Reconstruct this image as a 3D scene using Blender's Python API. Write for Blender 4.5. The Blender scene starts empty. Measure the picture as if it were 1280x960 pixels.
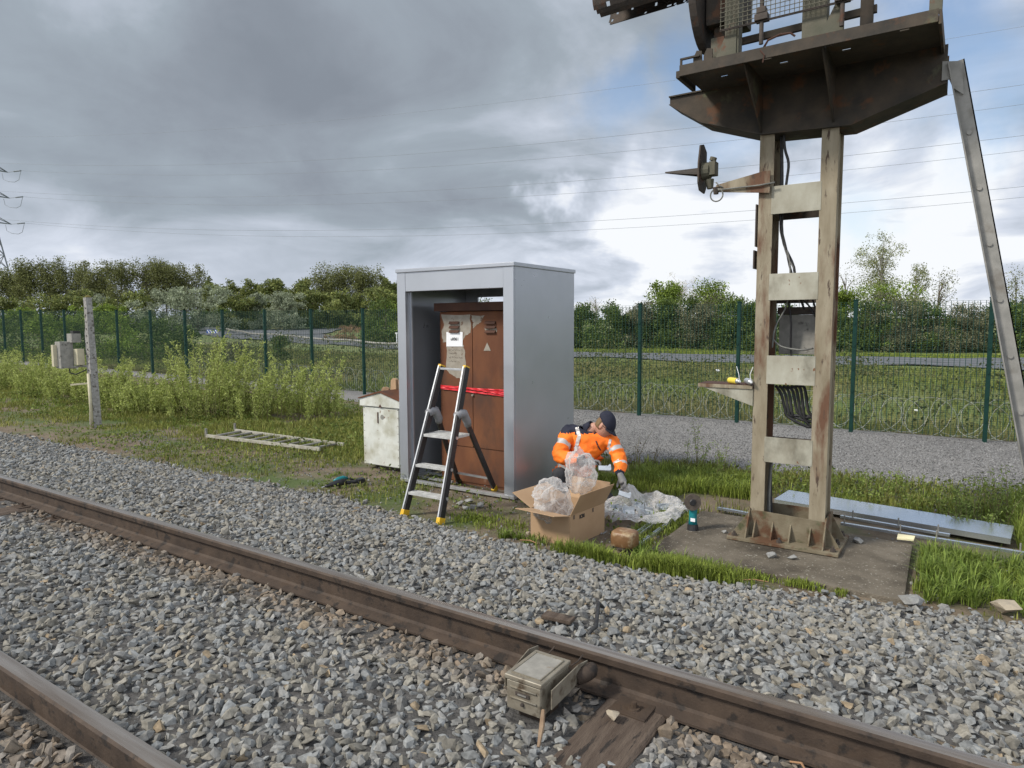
import bpy, bmesh, math, random
import numpy as np
from mathutils import Vector, Matrix, noise as mnoise
random.seed(7); RNG = np.random.default_rng(7)
R = math.radians
scene = bpy.context.scene
COL = scene.collection

# ------------------------------------------------------------------ camera
F, CW, CH, CZ = 850.0, 1280.0, 960.0, 1.455
YAW, PITCH, ROLL = R(123.8), R(5.05), R(-0.25)
fw = np.array([math.cos(YAW)*math.cos(PITCH), math.sin(YAW)*math.cos(PITCH), -math.sin(PITCH)])
_r = np.array([math.sin(YAW), -math.cos(YAW), 0.0]); _u = np.cross(_r, fw)
rt = _r*math.cos(ROLL) + _u*math.sin(ROLL); up = _u*math.cos(ROLL) - _r*math.sin(ROLL)
CP = np.array([0, 0, CZ])
cam_d = bpy.data.cameras.new('camera'); cam = bpy.data.objects.new('camera', cam_d); COL.objects.link(cam)
cam_d.sensor_width = 36; cam_d.lens = F/CW*36; cam_d.clip_start = .05; cam_d.clip_end = 4000
m = Matrix.Identity(4)
for i in range(3):
    m[i][0], m[i][1], m[i][2], m[i][3] = rt[i], up[i], -fw[i], CP[i]
cam.matrix_world = m; scene.camera = cam
def ray(px, py): return (px-CW/2)/F*rt - (py-CH/2)/F*up + fw
def at(px, py, d): return Vector(CP + d*ray(px, py))
def gz(px, py, z):
    d = ray(px, py); return Vector(CP + d*(z-CZ)/d[2])
def gy(px, py, y):
    d = ray(px, py); return Vector(CP + d*y/d[1])

# ------------------------------------------------------------------ world: Nishita sky under broken cloud
SUN_EL, SUN_AZ = R(42), R(232)          # direction to the sun: azimuth counted from +X
W = bpy.data.worlds.new('World'); scene.world = W; W.use_nodes = True
nt = W.node_tree; nt.nodes.clear(); L = nt.links.new
def N(t, **k):
    n = nt.nodes.new(t)
    for a, b in k.items(): setattr(n, a, b)
    return n
def mth(op, a, b=None, c=None, clamp=False):
    n = N('ShaderNodeMath', operation=op); n.use_clamp = clamp
    for i, v in enumerate((a, b, c)):
        if v is None: continue
        if isinstance(v, (int, float)): n.inputs[i].default_value = v
        else: L(v, n.inputs[i])
    return n.outputs[0]
def dotv(v, w):
    n = N('ShaderNodeVectorMath', operation='DOT_PRODUCT'); L(v, n.inputs[0]); n.inputs[1].default_value = tuple(w); return n.outputs['Value']
out = N('ShaderNodeOutputWorld'); bgs = N('ShaderNodeBackground'); bgc = N('ShaderNodeBackground'); mixs = N('ShaderNodeMixShader')
sky = N('ShaderNodeTexSky', sky_type='NISHITA'); sky.sun_disc = False; sky.sun_elevation = SUN_EL; sky.sun_rotation = R(90)-SUN_AZ
L(sky.outputs[0], bgs.inputs[0]); bgs.inputs[1].default_value = 0.13
tc = N('ShaderNodeTexCoord'); D = tc.outputs['Generated']
sep = N('ShaderNodeSeparateXYZ'); L(D, sep.inputs[0])
zz = mth('ADD', mth('MAXIMUM', sep.outputs[2], 0.0), 0.22)
cmb = N('ShaderNodeCombineXYZ'); L(mth('DIVIDE', sep.outputs[0], zz), cmb.inputs[0]); L(mth('DIVIDE', sep.outputs[1], zz), cmb.inputs[1])
def cloud(scale, det, rough, dist, off):
    n = N('ShaderNodeTexNoise'); mp = N('ShaderNodeMapping'); mp.inputs['Location'].default_value = off
    L(cmb.outputs[0], mp.inputs[0]); L(mp.outputs[0], n.inputs['Vector'])
    n.inputs['Scale'].default_value = scale; n.inputs['Detail'].default_value = det; n.inputs['Roughness'].default_value = rough; n.inputs['Distortion'].default_value = dist
    return n.outputs[0]
hz = np.array([math.cos(YAW), math.sin(YAW), 0]); hr = np.array([math.sin(YAW), -math.cos(YAW), 0])
s_ = dotv(D, hr); f_ = dotv(D, hz); e_ = sep.outputs[2]
def sstep(v, a, b):
    n = N('ShaderNodeMapRange', interpolation_type='SMOOTHSTEP'); L(v, n.inputs[0]); n.inputs[1].default_value = a; n.inputs[2].default_value = b; return n.outputs[0]
n1 = cloud(0.62, 5, .5, .35, (3.1, 1.7, 0)); n2 = cloud(1.5, 8, .56, .5, (8.0, 2.2, 3)); n3 = cloud(0.9, 5, .5, .2, (1.2, 6.4, 5))
# brightness: heavy cloud overhead and to the left, bright broken cloud low and to the right
wn = N('ShaderNodeTexNoise'); wn.inputs['Scale'].default_value = 3.2; wn.inputs['Detail'].default_value = 6; wn.inputs['Roughness'].default_value = .6; L(D, wn.inputs['Vector'])
wv = N('ShaderNodeVectorMath', operation='SUBTRACT'); L(wn.outputs['Color'], wv.inputs[0]); wv.inputs[1].default_value = (.5, .5, .5)
wm = N('ShaderNodeVectorMath', operation='SCALE'); L(wv.outputs[0], wm.inputs[0]); wm.inputs['Scale'].default_value = .34
wa = N('ShaderNodeVectorMath', operation='ADD'); L(D, wa.inputs[0]); L(wm.outputs[0], wa.inputs[1]); DW = wa.outputs[0]
def mass(az, el, rad, amp, edge_=.6):      # a bank of cloud (or a gap) around one direction; az from the camera heading to the right, degrees
    a = YAW-R(az); v = (math.cos(a)*math.cos(R(el)), math.sin(a)*math.cos(R(el)), math.sin(R(el))); n = N('ShaderNodeVectorMath', operation='DISTANCE'); L(DW, n.inputs[0]); n.inputs[1].default_value = v
    return mth('MULTIPLY', sstep(n.outputs['Value'], R(rad), R(rad)*(1-edge_)), amp)
br = mth('MULTIPLY_ADD', mth('SUBTRACT', n1, .5), .80, .42)
br = mth('ADD', br, mth('MULTIPLY', mth('SUBTRACT', n2, .5), mth('MULTIPLY_ADD', sstep(s_, -.3, .35), .9, 1.0)))
br = mth('ADD', br, mth('MULTIPLY', sstep(s_, -.1, .45), .16))
br = mth('ADD', br, mth('MULTIPLY', sstep(e_, .17, .06), .26))
for q in ((-20, 19, 11, -.16), (-34, 15, 9, -.04), (-10, 12, 12, -.12), (2, 20, 10, -.10), (-36, 25, 16, .14), (-14, 15.5, 5, .07), (-30, 30, 12, .10), (-22, 8.5, 8, .07), (3.5, 10.5, 4, .5), (12, 7.5, 8, .36), (9, 4, 9, .12), (22, 12, 8, .16), (29, 8, 11, .26), (24, 5, 9, .12), (33, 11, 5, .15),
          (16, 16, 8, -.08), (33, 22, 8, .20), (27, 12.5, 5, -.14), (-34, 5.5, 8, .12), (-2, 4.5, 8, .10), (18, 27, 9, .1)): br = mth('ADD', br, mass(*q))
br = mth('ADD', br, mth('MULTIPLY', sstep(f_, .2, -.5), .35))  # extra brightness added behind the camera, out of view, as fill light
ramp = N('ShaderNodeValToRGB'); L(br, ramp.inputs[0]); cr = ramp.color_ramp; cr.interpolation = 'LINEAR'
cr.elements[0].position = 0; cr.elements[0].color = (.225, .255, .30, 1)
cr.elements[1].position = 1.0; cr.elements[1].color = (.86, .885, .92, 1)
for p, c in ((.2, (.27, .305, .355, 1)), (.42, (.33, .38, .435, 1)), (.62, (.47, .52, .60, 1)), (.80, (.62, .67, .765, 1))):
    e = cr.elements.new(p); e.color = c
L(ramp.outputs[0], bgc.inputs[0]); L(mth('MULTIPLY_ADD', sstep(f_, .15, -.6), .55, .88), bgc.inputs[1])  # cloud strength, raised in the unseen sky behind the camera to brighten the foreground
gap = sstep(n3, .22, .45)
gp_ = mass(17.5, 18, 7.5, 1.0, .8)
for q in ((9, 17.5, 5, .8, .8), (32, 18, 8, 1.0, .8), (26, 9.5, 4, .5, .8), (22, 24, 5, .7, .8), (34, 27, 7, .7, .8)): gp_ = mth('MAXIMUM', gp_, mass(*q))
gap = mth('MULTIPLY', gap, gp_)
cov = mth('SUBTRACT', 1.0, mth('MULTIPLY', gap, .95), clamp=True)
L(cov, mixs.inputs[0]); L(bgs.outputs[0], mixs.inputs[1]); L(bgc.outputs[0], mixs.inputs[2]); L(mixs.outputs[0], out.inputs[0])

sd = bpy.data.lights.new('sun', 'SUN'); so = bpy.data.objects.new('sun', sd); COL.objects.link(so)
sd.energy = 3.0; sd.angle = R(10); sd.color = (1, .94, .85)
sdir = Vector((math.cos(SUN_AZ)*math.cos(SUN_EL), math.sin(SUN_AZ)*math.cos(SUN_EL), math.sin(SUN_EL)))
so.rotation_euler = sdir.to_track_quat('Z', 'Y').to_euler()
vs = scene.view_settings
vs.view_transform = 'Standard'; vs.look = 'None'; vs.exposure = 0.32; vs.gamma = 1; vs.use_curve_mapping = False
scene.render.engine = 'CYCLES'
scene.cycles.transparent_max_bounces = 12; scene.cycles.max_bounces = 6

# ------------------------------------------------------------------ materials
def mat(name, c1, c2=None, scale=6, rough=.7, metal=0, bump=0, bscale=None, c3=None, t3=(.55, .62), s3=3, stretch=(1, 1, 1), spec=.4, detail=6, contrast=(.35, .65), c4=None, t4=(.6, .66), s4=9, coord='Object', bdist=.01):
    M = bpy.data.materials.new(name); M.use_nodes = True; t = M.node_tree; t.nodes.clear(); K = t.links.new
    o = t.nodes.new('ShaderNodeOutputMaterial'); b = t.nodes.new('ShaderNodeBsdfPrincipled'); K(b.outputs[0], o.inputs[0])
    b.inputs['Roughness'].default_value = rough; b.inputs['Metallic'].default_value = metal; b.inputs['Specular IOR Level'].default_value = spec
    tcn = t.nodes.new('ShaderNodeTexCoord'); mp = t.nodes.new('ShaderNodeMapping'); K(tcn.outputs[coord], mp.inputs[0]); mp.inputs['Scale'].default_value = stretch
    def noi(s, d=detail, off=0):
        n = t.nodes.new('ShaderNodeTexNoise'); n.noise_dimensions = '4D'; n.inputs['W'].default_value = off; K(mp.outputs[0], n.inputs['Vector']); n.inputs['Scale'].default_value = s; n.inputs['Detail'].default_value = d; n.inputs['Roughness'].default_value = .6; return n.outputs[0]
    def rng(v, a, c):
        n = t.nodes.new('ShaderNodeMapRange'); K(v, n.inputs[0]); n.inputs[1].default_value = a; n.inputs[2].default_value = c; return n.outputs[0]
    def mix(f, a, c):
        n = t.nodes.new('ShaderNodeMix'); n.data_type = 'RGBA'; K(f, n.inputs[0])
        for s, v in ((6, a), (7, c)):
            if isinstance(v, tuple): n.inputs[s].default_value = (*v, 1)
            else: K(v, n.inputs[s])
        return n.outputs[2]
    col = c1
    if c2: col = mix(rng(noi(scale), *contrast), c1, c2)
    if c3: col = mix(rng(noi(s3, 9, 3.3), *t3), col, c3)
    if c4: col = mix(rng(noi(s4, 8, 7.7), *t4), col, c4)
    if isinstance(col, tuple): b.inputs['Base Color'].default_value = (*col, 1)
    else: K(col, b.inputs['Base Color'])
    if c2 or c3:
        rr = t.nodes.new('ShaderNodeMapRange'); K(noi(scale*2.3, 4, 5.5), rr.inputs[0]); rr.inputs[3].default_value = max(.02, rough-.14); rr.inputs[4].default_value = min(1, rough+.12); K(rr.outputs[0], b.inputs['Roughness'])
    if bump:
        bp = t.nodes.new('ShaderNodeBump'); bp.inputs['Strength'].default_value = bump; bp.inputs['Distance'].default_value = bdist; K(noi(bscale or scale*4, 8, 1.1), bp.inputs['Height']); K(bp.outputs[0], b.inputs['Normal'])
    M['_col'] = 1
    return M
def attr_mat(name, rough=.8, transl=0, spec=.3, nscale=0, namp=.25, bump=0, bdist=.004):
    M = bpy.data.materials.new(name); M.use_nodes = True; t = M.node_tree; t.nodes.clear(); K = t.links.new
    o = t.nodes.new('ShaderNodeOutputMaterial'); b = t.nodes.new('ShaderNodeBsdfPrincipled')
    b.inputs['Roughness'].default_value = rough; b.inputs['Specular IOR Level'].default_value = spec
    a = t.nodes.new('ShaderNodeAttribute'); a.attribute_name = 'Col'; col = a.outputs[0]
    if nscale:
        tcn = t.nodes.new('ShaderNodeTexCoord'); n = t.nodes.new('ShaderNodeTexNoise'); K(tcn.outputs['Object'], n.inputs['Vector']); n.inputs['Scale'].default_value = nscale; n.inputs['Detail'].default_value = 6
        r = t.nodes.new('ShaderNodeMapRange'); K(n.outputs[0], r.inputs[0]); r.inputs[1].default_value = .3; r.inputs[2].default_value = .7; r.inputs[3].default_value = 1-namp; r.inputs[4].default_value = 1+namp
        mx = t.nodes.new('ShaderNodeVectorMath'); mx.operation = 'SCALE'; K(col, mx.inputs[0]); K(r.outputs[0], mx.inputs['Scale']); col = mx.outputs[0]
        if bump:
            bp = t.nodes.new('ShaderNodeBump'); bp.inputs['Strength'].default_value = bump; bp.inputs['Distance'].default_value = bdist; K(n.outputs[0], bp.inputs['Height']); K(bp.outputs[0], b.inputs['Normal'])
    K(col, b.inputs['Base Color'])
    if transl:
        tr = t.nodes.new('ShaderNodeBsdfTranslucent'); K(col, tr.inputs[0]); mx = t.nodes.new('ShaderNodeMixShader'); mx.inputs[0].default_value = transl
        K(b.outputs[0], mx.inputs[1]); K(tr.outputs[0], mx.inputs[2]); K(mx.outputs[0], o.inputs[0])
    else: K(b.outputs[0], o.inputs[0])
    return M
M_stone = attr_mat('ballast stone', .85, nscale=55, namp=.3, bump=.5)
M_leaf = attr_mat('leaf', .6, .32, .35)
M_blade = attr_mat('grass blade', .6, .3, .3)
M_ground = mat('soil and turf', (.12, .09, .06), (.19, .15, .105), 3, .95, bump=.9, bscale=26, bdist=.03, c3=(.075, .105, .03), t3=(.47, .60), s3=.9, c4=(.24, .22, .19), t4=(.64, .70), s4=22)
M_field = mat('rough meadow', (.09, .14, .035), (.17, .18, .07), .35, .95, bump=1, bscale=6, bdist=.06, c3=(.15, .125, .075), t3=(.55, .66), s3=.16)
M_bed = mat('ballast bed', (.05, .048, .045), (.11, .105, .10), 20, .95, bump=1, bscale=40, bdist=.02)
M_gravel = mat('fine grey gravel', (.14, .135, .13), (.30, .29, .275), 45, .95, bump=1, bscale=55, bdist=.02, contrast=(.38, .62), c3=(.15, .145, .14), t3=(.52, .68), s3=.5, c4=(.10, .10, .105), t4=(.56, .6), s4=60, detail=3)
M_road = mat('worn asphalt', (.10, .105, .115), (.135, .14, .15), 2, .8, c3=(.09, .09, .095), s3=.3)
M_rail = mat('rusty rail side', (.046, .033, .025), (.085, .06, .043), 7, .75, .2, bump=.8, bscale=90, bdist=.003, c3=(.07, .046, .030), t3=(.55, .68), s3=5, c4=(.03, .024, .02), t4=(.55, .62), s4=14)
M_railtop = mat('worn rail top', (.19, .15, .12), (.36, .33, .30), 5, .28, .65, stretch=(.25, 6, 1), bump=.05, contrast=(.3, .7))
M_sleeper = mat('old wood sleeper', (.065, .045, .033), (.12, .09, .068), 5, .9, bump=1, bscale=30, bdist=.008, stretch=(6, 1, 1), c3=(.03, .024, .02), t3=(.56, .6), s3=6)
M_conc = mat('old concrete', (.085, .07, .05), (.17, .145, .11), 3.5, .95, bump=1, bscale=70, bdist=.012, c3=(.042, .034, .024), t3=(.46, .64), s3=2.2, c4=(.30, .28, .23), t4=(.60, .64), s4=55)
M_mast = mat('flaking cream paint', (.31, .27, .195), (.19, .155, .10), 6, .8, bump=.6, bscale=45, bdist=.004, stretch=(1.6, 1.6, .4), c3=(.12, .06, .034), t3=(.53, .62), s3=2.6, c4=(.065, .042, .03), t4=(.60, .66), s4=16)
M_mastpale = mat('pale weathered paint', (.40, .39, .32), (.28, .26, .20), 6, .75, bump=.35, bscale=40, bdist=.003, stretch=(1, 1, .6), c3=(.09, .078, .05), t3=(.50, .66), s3=2.6, c4=(.16, .075, .035), t4=(.66, .69), s4=22)
M_mastbase = mat('mossy rusted base', (.13, .105, .065), (.20, .17, .115), 6, .85, bump=.6, bscale=35, bdist=.006, c3=(.10, .05, .025), t3=(.5, .6), s3=5, c4=(.07, .075, .035), t4=(.57, .66), s4=7)
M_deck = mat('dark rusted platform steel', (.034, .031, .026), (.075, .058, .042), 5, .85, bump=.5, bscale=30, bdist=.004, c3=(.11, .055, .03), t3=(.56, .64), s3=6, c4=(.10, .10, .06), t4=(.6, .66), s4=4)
M_dark = mat('dark weathered steel', (.045, .04, .036), (.08, .062, .05), 8, .8, .1, bump=.3, c3=(.10, .045, .025), t3=(.58, .66), s3=7)
M_olive = mat('olive painted steel', (.085, .085, .06), (.12, .11, .08), 7, .8, bump=.3, c3=(.12, .06, .035), t3=(.56, .64), s3=8)
M_galv = mat('weathered galvanised steel', (.22, .215, .195), (.30, .29, .265), 9, .6, .3, bump=.04, c3=(.15, .13, .105), t3=(.52, .68), s3=5)
M_tray = mat('new galvanised sheet', (.60, .64, .68), rough=.24, metal=.85)
M_alu = mat('aluminium', (.62, .63, .64), (.5, .51, .52), 12, .38, .7)
M_shell = mat('silver painted steel', (.42, .44, .475), (.445, .465, .50), 2.5, .33, .55, spec=.5)
M_rust = mat('orange brown rust', (.10, .034, .014), (.17, .064, .024), 3, .72, bump=.3, bscale=50, bdist=.002, stretch=(1, 1, .5), c3=(.065, .030, .018), t3=(.5, .68), s3=2.4, c4=(.24, .17, .125), t4=(.66, .74), s4=3.3)
M_rustd = mat('dark rust', (.055, .026, .018), (.09, .04, .024), 5, .8, bump=.3)
M_oldpaint = mat('grey paint remnant', (.33, .30, .25), (.25, .22, .175), 14, .8, c3=(.13, .07, .04), t3=(.6, .68), s3=16)
M_white = mat('white painted metal', (.62, .63, .58), (.52, .535, .49), 4, .6, bump=.1, c3=(.36, .35, .27), t3=(.48, .68), s3=3.5, c4=(.17, .09, .05), t4=(.64, .67), s4=14)
M_paper = mat('white paper', (.80, .81, .82), rough=.8)
M_ink = mat('black ink', (.03, .03, .03), rough=.8)
M_faint = mat('faded ink', (.10, .08, .065), rough=.9)
M_red = mat('red plastic tape', (.62, .02, .03), (.75, .05, .06), 20, .4)
M_card = mat('brown cardboard', (.36, .235, .135), (.41, .275, .165), 4, .85, bump=.1, bscale=80)
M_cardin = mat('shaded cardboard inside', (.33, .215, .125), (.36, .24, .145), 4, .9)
M_black = mat('black plastic', (.018, .018, .020), (.03, .03, .032), 20, .45)
M_yellow = mat('yellow plastic', (.72, .44, .02), (.6, .36, .03), 20, .5)
M_greyp = mat('grey rubber joint', (.20, .20, .21), (.26, .26, .27), 20, .6)
M_tread = mat('worn ladder tread', (.60, .60, .58), (.42, .42, .40), 16, .55, .3, bump=.4, bscale=200)
M_teal = mat('teal tool plastic', (.006, .14, .16), (.01, .18, .20), 20, .4)
M_disc = mat('grinding disc', (.07, .055, .045), (.11, .09, .07), 30, .85)
M_cable = mat('black cable', (.02, .02, .022), (.045, .045, .045), 15, .6)
M_greycable = mat('grey cable', (.12, .12, .11), (.2, .2, .18), 12, .7)
M_green = mat('dark green coated steel', (.005, .028, .022), (.007, .038, .030), 12, .7, spec=.2)
M_wire = mat('green mesh wire', (.006, .04, .03), rough=.7)
M_razor = mat('galvanised razor wire', (.38, .39, .37), rough=.6, metal=.1)
M_lidbrown = mat('brown coated cover', (.15, .075, .032), (.24, .135, .065), 12, .45, bump=.6, bscale=28, bdist=.006, c3=(.42, .33, .2), t3=(.53, .70), s3=15)
M_dev = mat('dirty khaki enamel', (.19, .165, .125), (.26, .235, .185), 14, .5, .2, bump=.2, c3=(.08, .058, .038), t3=(.52, .66), s3=16)
M_devtop = mat('stained grey lid', (.22, .21, .185), (.30, .285, .25), 22, .6, c3=(.17, .19, .13), t3=(.62, .68), s3=10, c4=(.2, .15, .10), t4=(.6, .7), s4=18)
M_pylon = mat('pylon steel', (.16, .18, .20), rough=.7)
M_line = mat('overhead conductor', (.24, .26, .29), rough=.7)
M_bark = mat('bark', (.10, .08, .06), (.16, .135, .105), 8, .9, bump=.5)
M_palebark = mat('pale bark', (.28, .26, .22), (.36, .34, .30), 8, .9)
M_stem = mat('shrub stems', (.13, .12, .05), (.20, .17, .08), 8, .8)
M_postc = mat('lichened concrete post', (.34, .33, .31), (.20, .19, .175), 22, .95, bump=1, bscale=60, bdist=.01, c3=(.10, .09, .075), t3=(.56, .62), s3=14)
M_moss = mat('moss', (.16, .12, .03), (.12, .12, .035), 30, 1, bump=1, bscale=80)
M_cream = mat('cream plastic', (.50, .46, .32), (.42, .38, .27), 10, .7)
M_greybox = mat('weathered grey box', (.30, .29, .26), (.20, .195, .175), 14, .8, c3=(.09, .085, .075), t3=(.58, .64), s3=9)
M_skin = mat('skin', (.42, .215, .15), (.50, .28, .20), 12, .55)
M_navy = mat('navy cloth', (.012, .014, .028), (.02, .022, .038), 18, .85, bump=.3, bscale=60)
M_orange = mat('orange hi-vis cloth', (.95, .17, .012), (.98, .23, .02), 8, .7, bump=.5, bscale=14, bdist=.02)
M_reflect = mat('grey reflective tape', (.55, .53, .50), (.42, .41, .40), 20, .4, .2)
M_trouser = mat('dark grey work cloth', (.022, .023, .026), (.035, .036, .04), 14, .85, bump=.5, bscale=30, bdist=.01)
M_glove = mat('grey glove', (.16, .16, .16), (.24, .23, .22), 18, .8)
M_hair = mat('short fair brown hair', (.14, .085, .04), (.2, .13, .06), 40, .8)
M_zinc = mat('zinc bracket', (.60, .63, .66), (.5, .53, .56), 12, .35, .6)
M_blue = mat('sign blue', (.02, .09, .38), rough=.4)
M_signw = mat('sign white', (.78, .79, .8), rough=.4)
M_foam = mat('pale yellow foam', (.72, .66, .42), rough=.8)
def plastic(name, alpha):
    M = bpy.data.materials.new(name); M.use_nodes = True; t = M.node_tree; t.nodes.clear(); K = t.links.new
    o = t.nodes.new('ShaderNodeOutputMaterial'); b = t.nodes.new('ShaderNodeBsdfPrincipled'); b.inputs['Base Color'].default_value = (.78, .77, .76, 1); b.inputs['Roughness'].default_value = .13
    tr = t.nodes.new('ShaderNodeBsdfTransparent'); tl = t.nodes.new('ShaderNodeBsdfTranslucent'); tl.inputs[0].default_value = (.8, .79, .78, 1)
    m1 = t.nodes.new('ShaderNodeMixShader'); m1.inputs[0].default_value = .35; K(b.outputs[0], m1.inputs[1]); K(tl.outputs[0], m1.inputs[2])
    lw = t.nodes.new('ShaderNodeLayerWeight'); lw.inputs[0].default_value = .35
    mr = t.nodes.new('ShaderNodeMapRange'); K(lw.outputs['Facing'], mr.inputs[0]); mr.inputs[3].default_value = alpha; mr.inputs[4].default_value = .95
    m2 = t.nodes.new('ShaderNodeMixShader'); K(mr.outputs[0], m2.inputs[0]); K(tr.outputs[0], m2.inputs[1]); K(m1.outputs[0], m2.inputs[2]); K(m2.outputs[0], o.inputs[0])
    tcn = t.nodes.new('ShaderNodeTexCoord'); n = t.nodes.new('ShaderNodeTexNoise'); n.inputs['Scale'].default_value = 22; n.inputs['Detail'].default_value = 4; n.inputs['Distortion'].default_value = 1.5; K(tcn.outputs['Object'], n.inputs['Vector'])
    bp = t.nodes.new('ShaderNodeBump'); bp.inputs['Strength'].default_value = .9; bp.inputs['Distance'].default_value = .02; K(n.outputs[0], bp.inputs['Height']); K(bp.outputs[0], b.inputs['Normal'])
    return M
M_plastic = plastic('crumpled clear plastic', .22)
M_plastic2 = plastic('milky plastic sheet', .22)

# ------------------------------------------------------------------ object helpers
ORG = {}
def tag(o, label=None, cat=None, group=None, kind=None):
    if label: o['label'] = label
    if cat: o['category'] = cat
    if group: o['group'] = group
    if kind: o['kind'] = kind
    return o
def thing(name, label, cat, loc, group=None):
    o = bpy.data.objects.new(name, None); COL.objects.link(o); o.location = loc; o.empty_display_size = .1
    ORG[o.name] = Vector(loc); return tag(o, label, cat, group)
def link(name, me, material, parent=None, org=None):
    o = bpy.data.objects.new(name, me); COL.objects.link(o)
    if parent: o.parent = parent; ORG[o.name] = ORG[parent.name]
    else: o.location = org; ORG[o.name] = Vector(org)
    if material and not me.materials: me.materials.append(material)
    return o
class MB:
    def __init__(s, M=None): s.v = []; s.f = []; s.M = M
    def add(s, vs, fs):
        b = len(s.v)
        for v in vs:
            v = Vector(v); s.v.append(s.M @ v if s.M else v)
        s.f += [tuple(b+i for i in f) for f in fs]; return s
    def box(s, x0, x1, y0, y1, z0, z1):
        return s.add([(x0, y0, z0), (x1, y0, z0), (x1, y1, z0), (x0, y1, z0), (x0, y0, z1), (x1, y0, z1), (x1, y1, z1), (x0, y1, z1)],
                     [(0, 3, 2, 1), (4, 5, 6, 7), (0, 1, 5, 4), (1, 2, 6, 5), (2, 3, 7, 6), (3, 0, 4, 7)])
    def bar(s, p, q, w, h, upv=(0, 0, 1)):
        p, q = Vector(p), Vector(q); d = (q-p).normalized(); u = Vector(upv); a = d.cross(u)
        if a.length < 1e-4: a = d.cross(Vector((1, 0, 0)))
        a.normalize(); u = a.cross(d).normalized(); a *= w/2; u *= h/2
        return s.add([p-a-u, p+a-u, p+a+u, p-a+u, q-a-u, q+a-u, q+a+u, q-a+u], [(3, 2, 1, 0), (4, 5, 6, 7), (0, 1, 5, 4), (1, 2, 6, 5), (2, 3, 7, 6), (3, 0, 4, 7)])
    def cyl(s, p, q, r0, r1=None, n=12, cap=True):
        return s.tube([p, q], [r0, r0 if r1 is None else r1], n, cap)
    def tube(s, pts, r, n=8, cap=True):
        pts = [Vector(p) for p in pts]; k = len(pts); r = [r]*k if isinstance(r, (int, float)) else r
        vs, fs = [], []; pa = None
        for i, p in enumerate(pts):
            d = (pts[min(i+1, k-1)]-pts[max(i-1, 0)]).normalized()
            if pa is None:
                pa = d.cross(Vector((0, 0, 1)));
                if pa.length < .05: pa = d.cross(Vector((1, 0, 0)))
            a = (pa - d*pa.dot(d)).normalized(); pa = a; b = d.cross(a)
            for j in range(n):
                t = 2*math.pi*j/n; vs.append(p+(a*math.cos(t)+b*math.sin(t))*r[i])
        for i in range(k-1):
            for j in range(n):
                fs.append((i*n+j, i*n+(j+1) % n, (i+1)*n+(j+1) % n, (i+1)*n+j))
        if cap: fs.append(tuple(range(n-1, -1, -1))); fs.append(tuple((k-1)*n+j for j in range(n)))
        return s.add(vs, fs)
    def prism(s, poly, off):
        n = len(poly); off = Vector(off); vs = [Vector(p) for p in poly]; vs += [p+off for p in vs]
        return s.add(vs, [tuple(range(n-1, -1, -1)), tuple(range(n, 2*n))]+[(i, (i+1) % n, n+(i+1) % n, n+i) for i in range(n)])
    def build(s, name, material, parent=None, bevel=0, smooth=False, org=None, seg=2):
        if parent is not None: o_ = ORG[parent.name]
        elif org is not None: o_ = Vector(org)
        else:
            xs = [v.x for v in s.v]; ys = [v.y for v in s.v]; o_ = Vector(((min(xs)+max(xs))/2, (min(ys)+max(ys))/2, min(v.z for v in s.v)))
        me = bpy.data.meshes.new(name); me.from_pydata([v-o_ for v in s.v], [], s.f)
        bm = bmesh.new(); bm.from_mesh(me); bmesh.ops.recalc_face_normals(bm, faces=bm.faces)
        if bevel: bmesh.ops.bevel(bm, geom=[e for e in bm.edges if e.is_manifold and e.calc_face_angle(0) > .5], offset=bevel, segments=seg, affect='EDGES', profile=.7)
        bm.to_mesh(me); bm.free()
        if smooth: me.shade_smooth()
        return link(name, me, material, parent, o_)
def raw(name, V, faces_flat, counts, material, parent=None, cols=None, org=(0, 0, 0), smooth=False):
    me = bpy.data.meshes.new(name); V = np.asarray(V, dtype=np.float32); o_ = np.array(ORG[parent.name] if parent else org, dtype=np.float32)
    me.vertices.add(len(V)); me.vertices.foreach_set('co', (V-o_).ravel())
    fl = np.asarray(faces_flat, dtype=np.int32); ct = np.asarray(counts, dtype=np.int32)
    me.loops.add(len(fl)); me.loops.foreach_set('vertex_index', fl); me.polygons.add(len(ct))
    st = np.concatenate([[0], np.cumsum(ct)[:-1]]).astype(np.int32); me.polygons.foreach_set('loop_start', st); me.polygons.foreach_set('loop_total', ct)
    me.polygons.foreach_set('use_smooth', np.full(len(ct), smooth))
    if cols is not None:
        a = me.color_attributes.new('Col', 'FLOAT_COLOR', 'POINT'); c = np.ones((len(V), 4), np.float32); c[:, :3] = cols; a.data.foreach_set('color', c.ravel())
    me.update(calc_edges=True)
    return link(name, me, material, parent, Vector(org))
def scatter(name, variants, pos, rot, scl, cols, material, **k):
    """pos Nx3, rot Nx3x3, scl Nx3, cols Nx3; one mesh"""
    N_ = len(pos); vi = RNG.integers(0, len(variants), N_); Vs, Fs, Cs, ct, base = [], [], [], [], 0
    for j, (V, Fc) in enumerate(variants):
        idx = np.where(vi == j)[0]
        if not len(idx): continue
        P = V[None]*scl[idx][:, None, :]; P = np.einsum('nij,nkj->nki', rot[idx], P)+pos[idx][:, None]
        Vs.append(P.reshape(-1, 3)); fl = Fc.ravel()[None]+(base+np.arange(len(idx))*len(V))[:, None]
        Fs.append(fl.ravel()); ct.append(np.full(len(idx)*len(Fc), Fc.shape[1])); Cs.append(np.repeat(cols[idx], len(V), 0)); base += len(idx)*len(V)
    return raw(name, np.concatenate(Vs), np.concatenate(Fs), np.concatenate(ct), material, cols=np.concatenate(Cs), **k)
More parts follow.
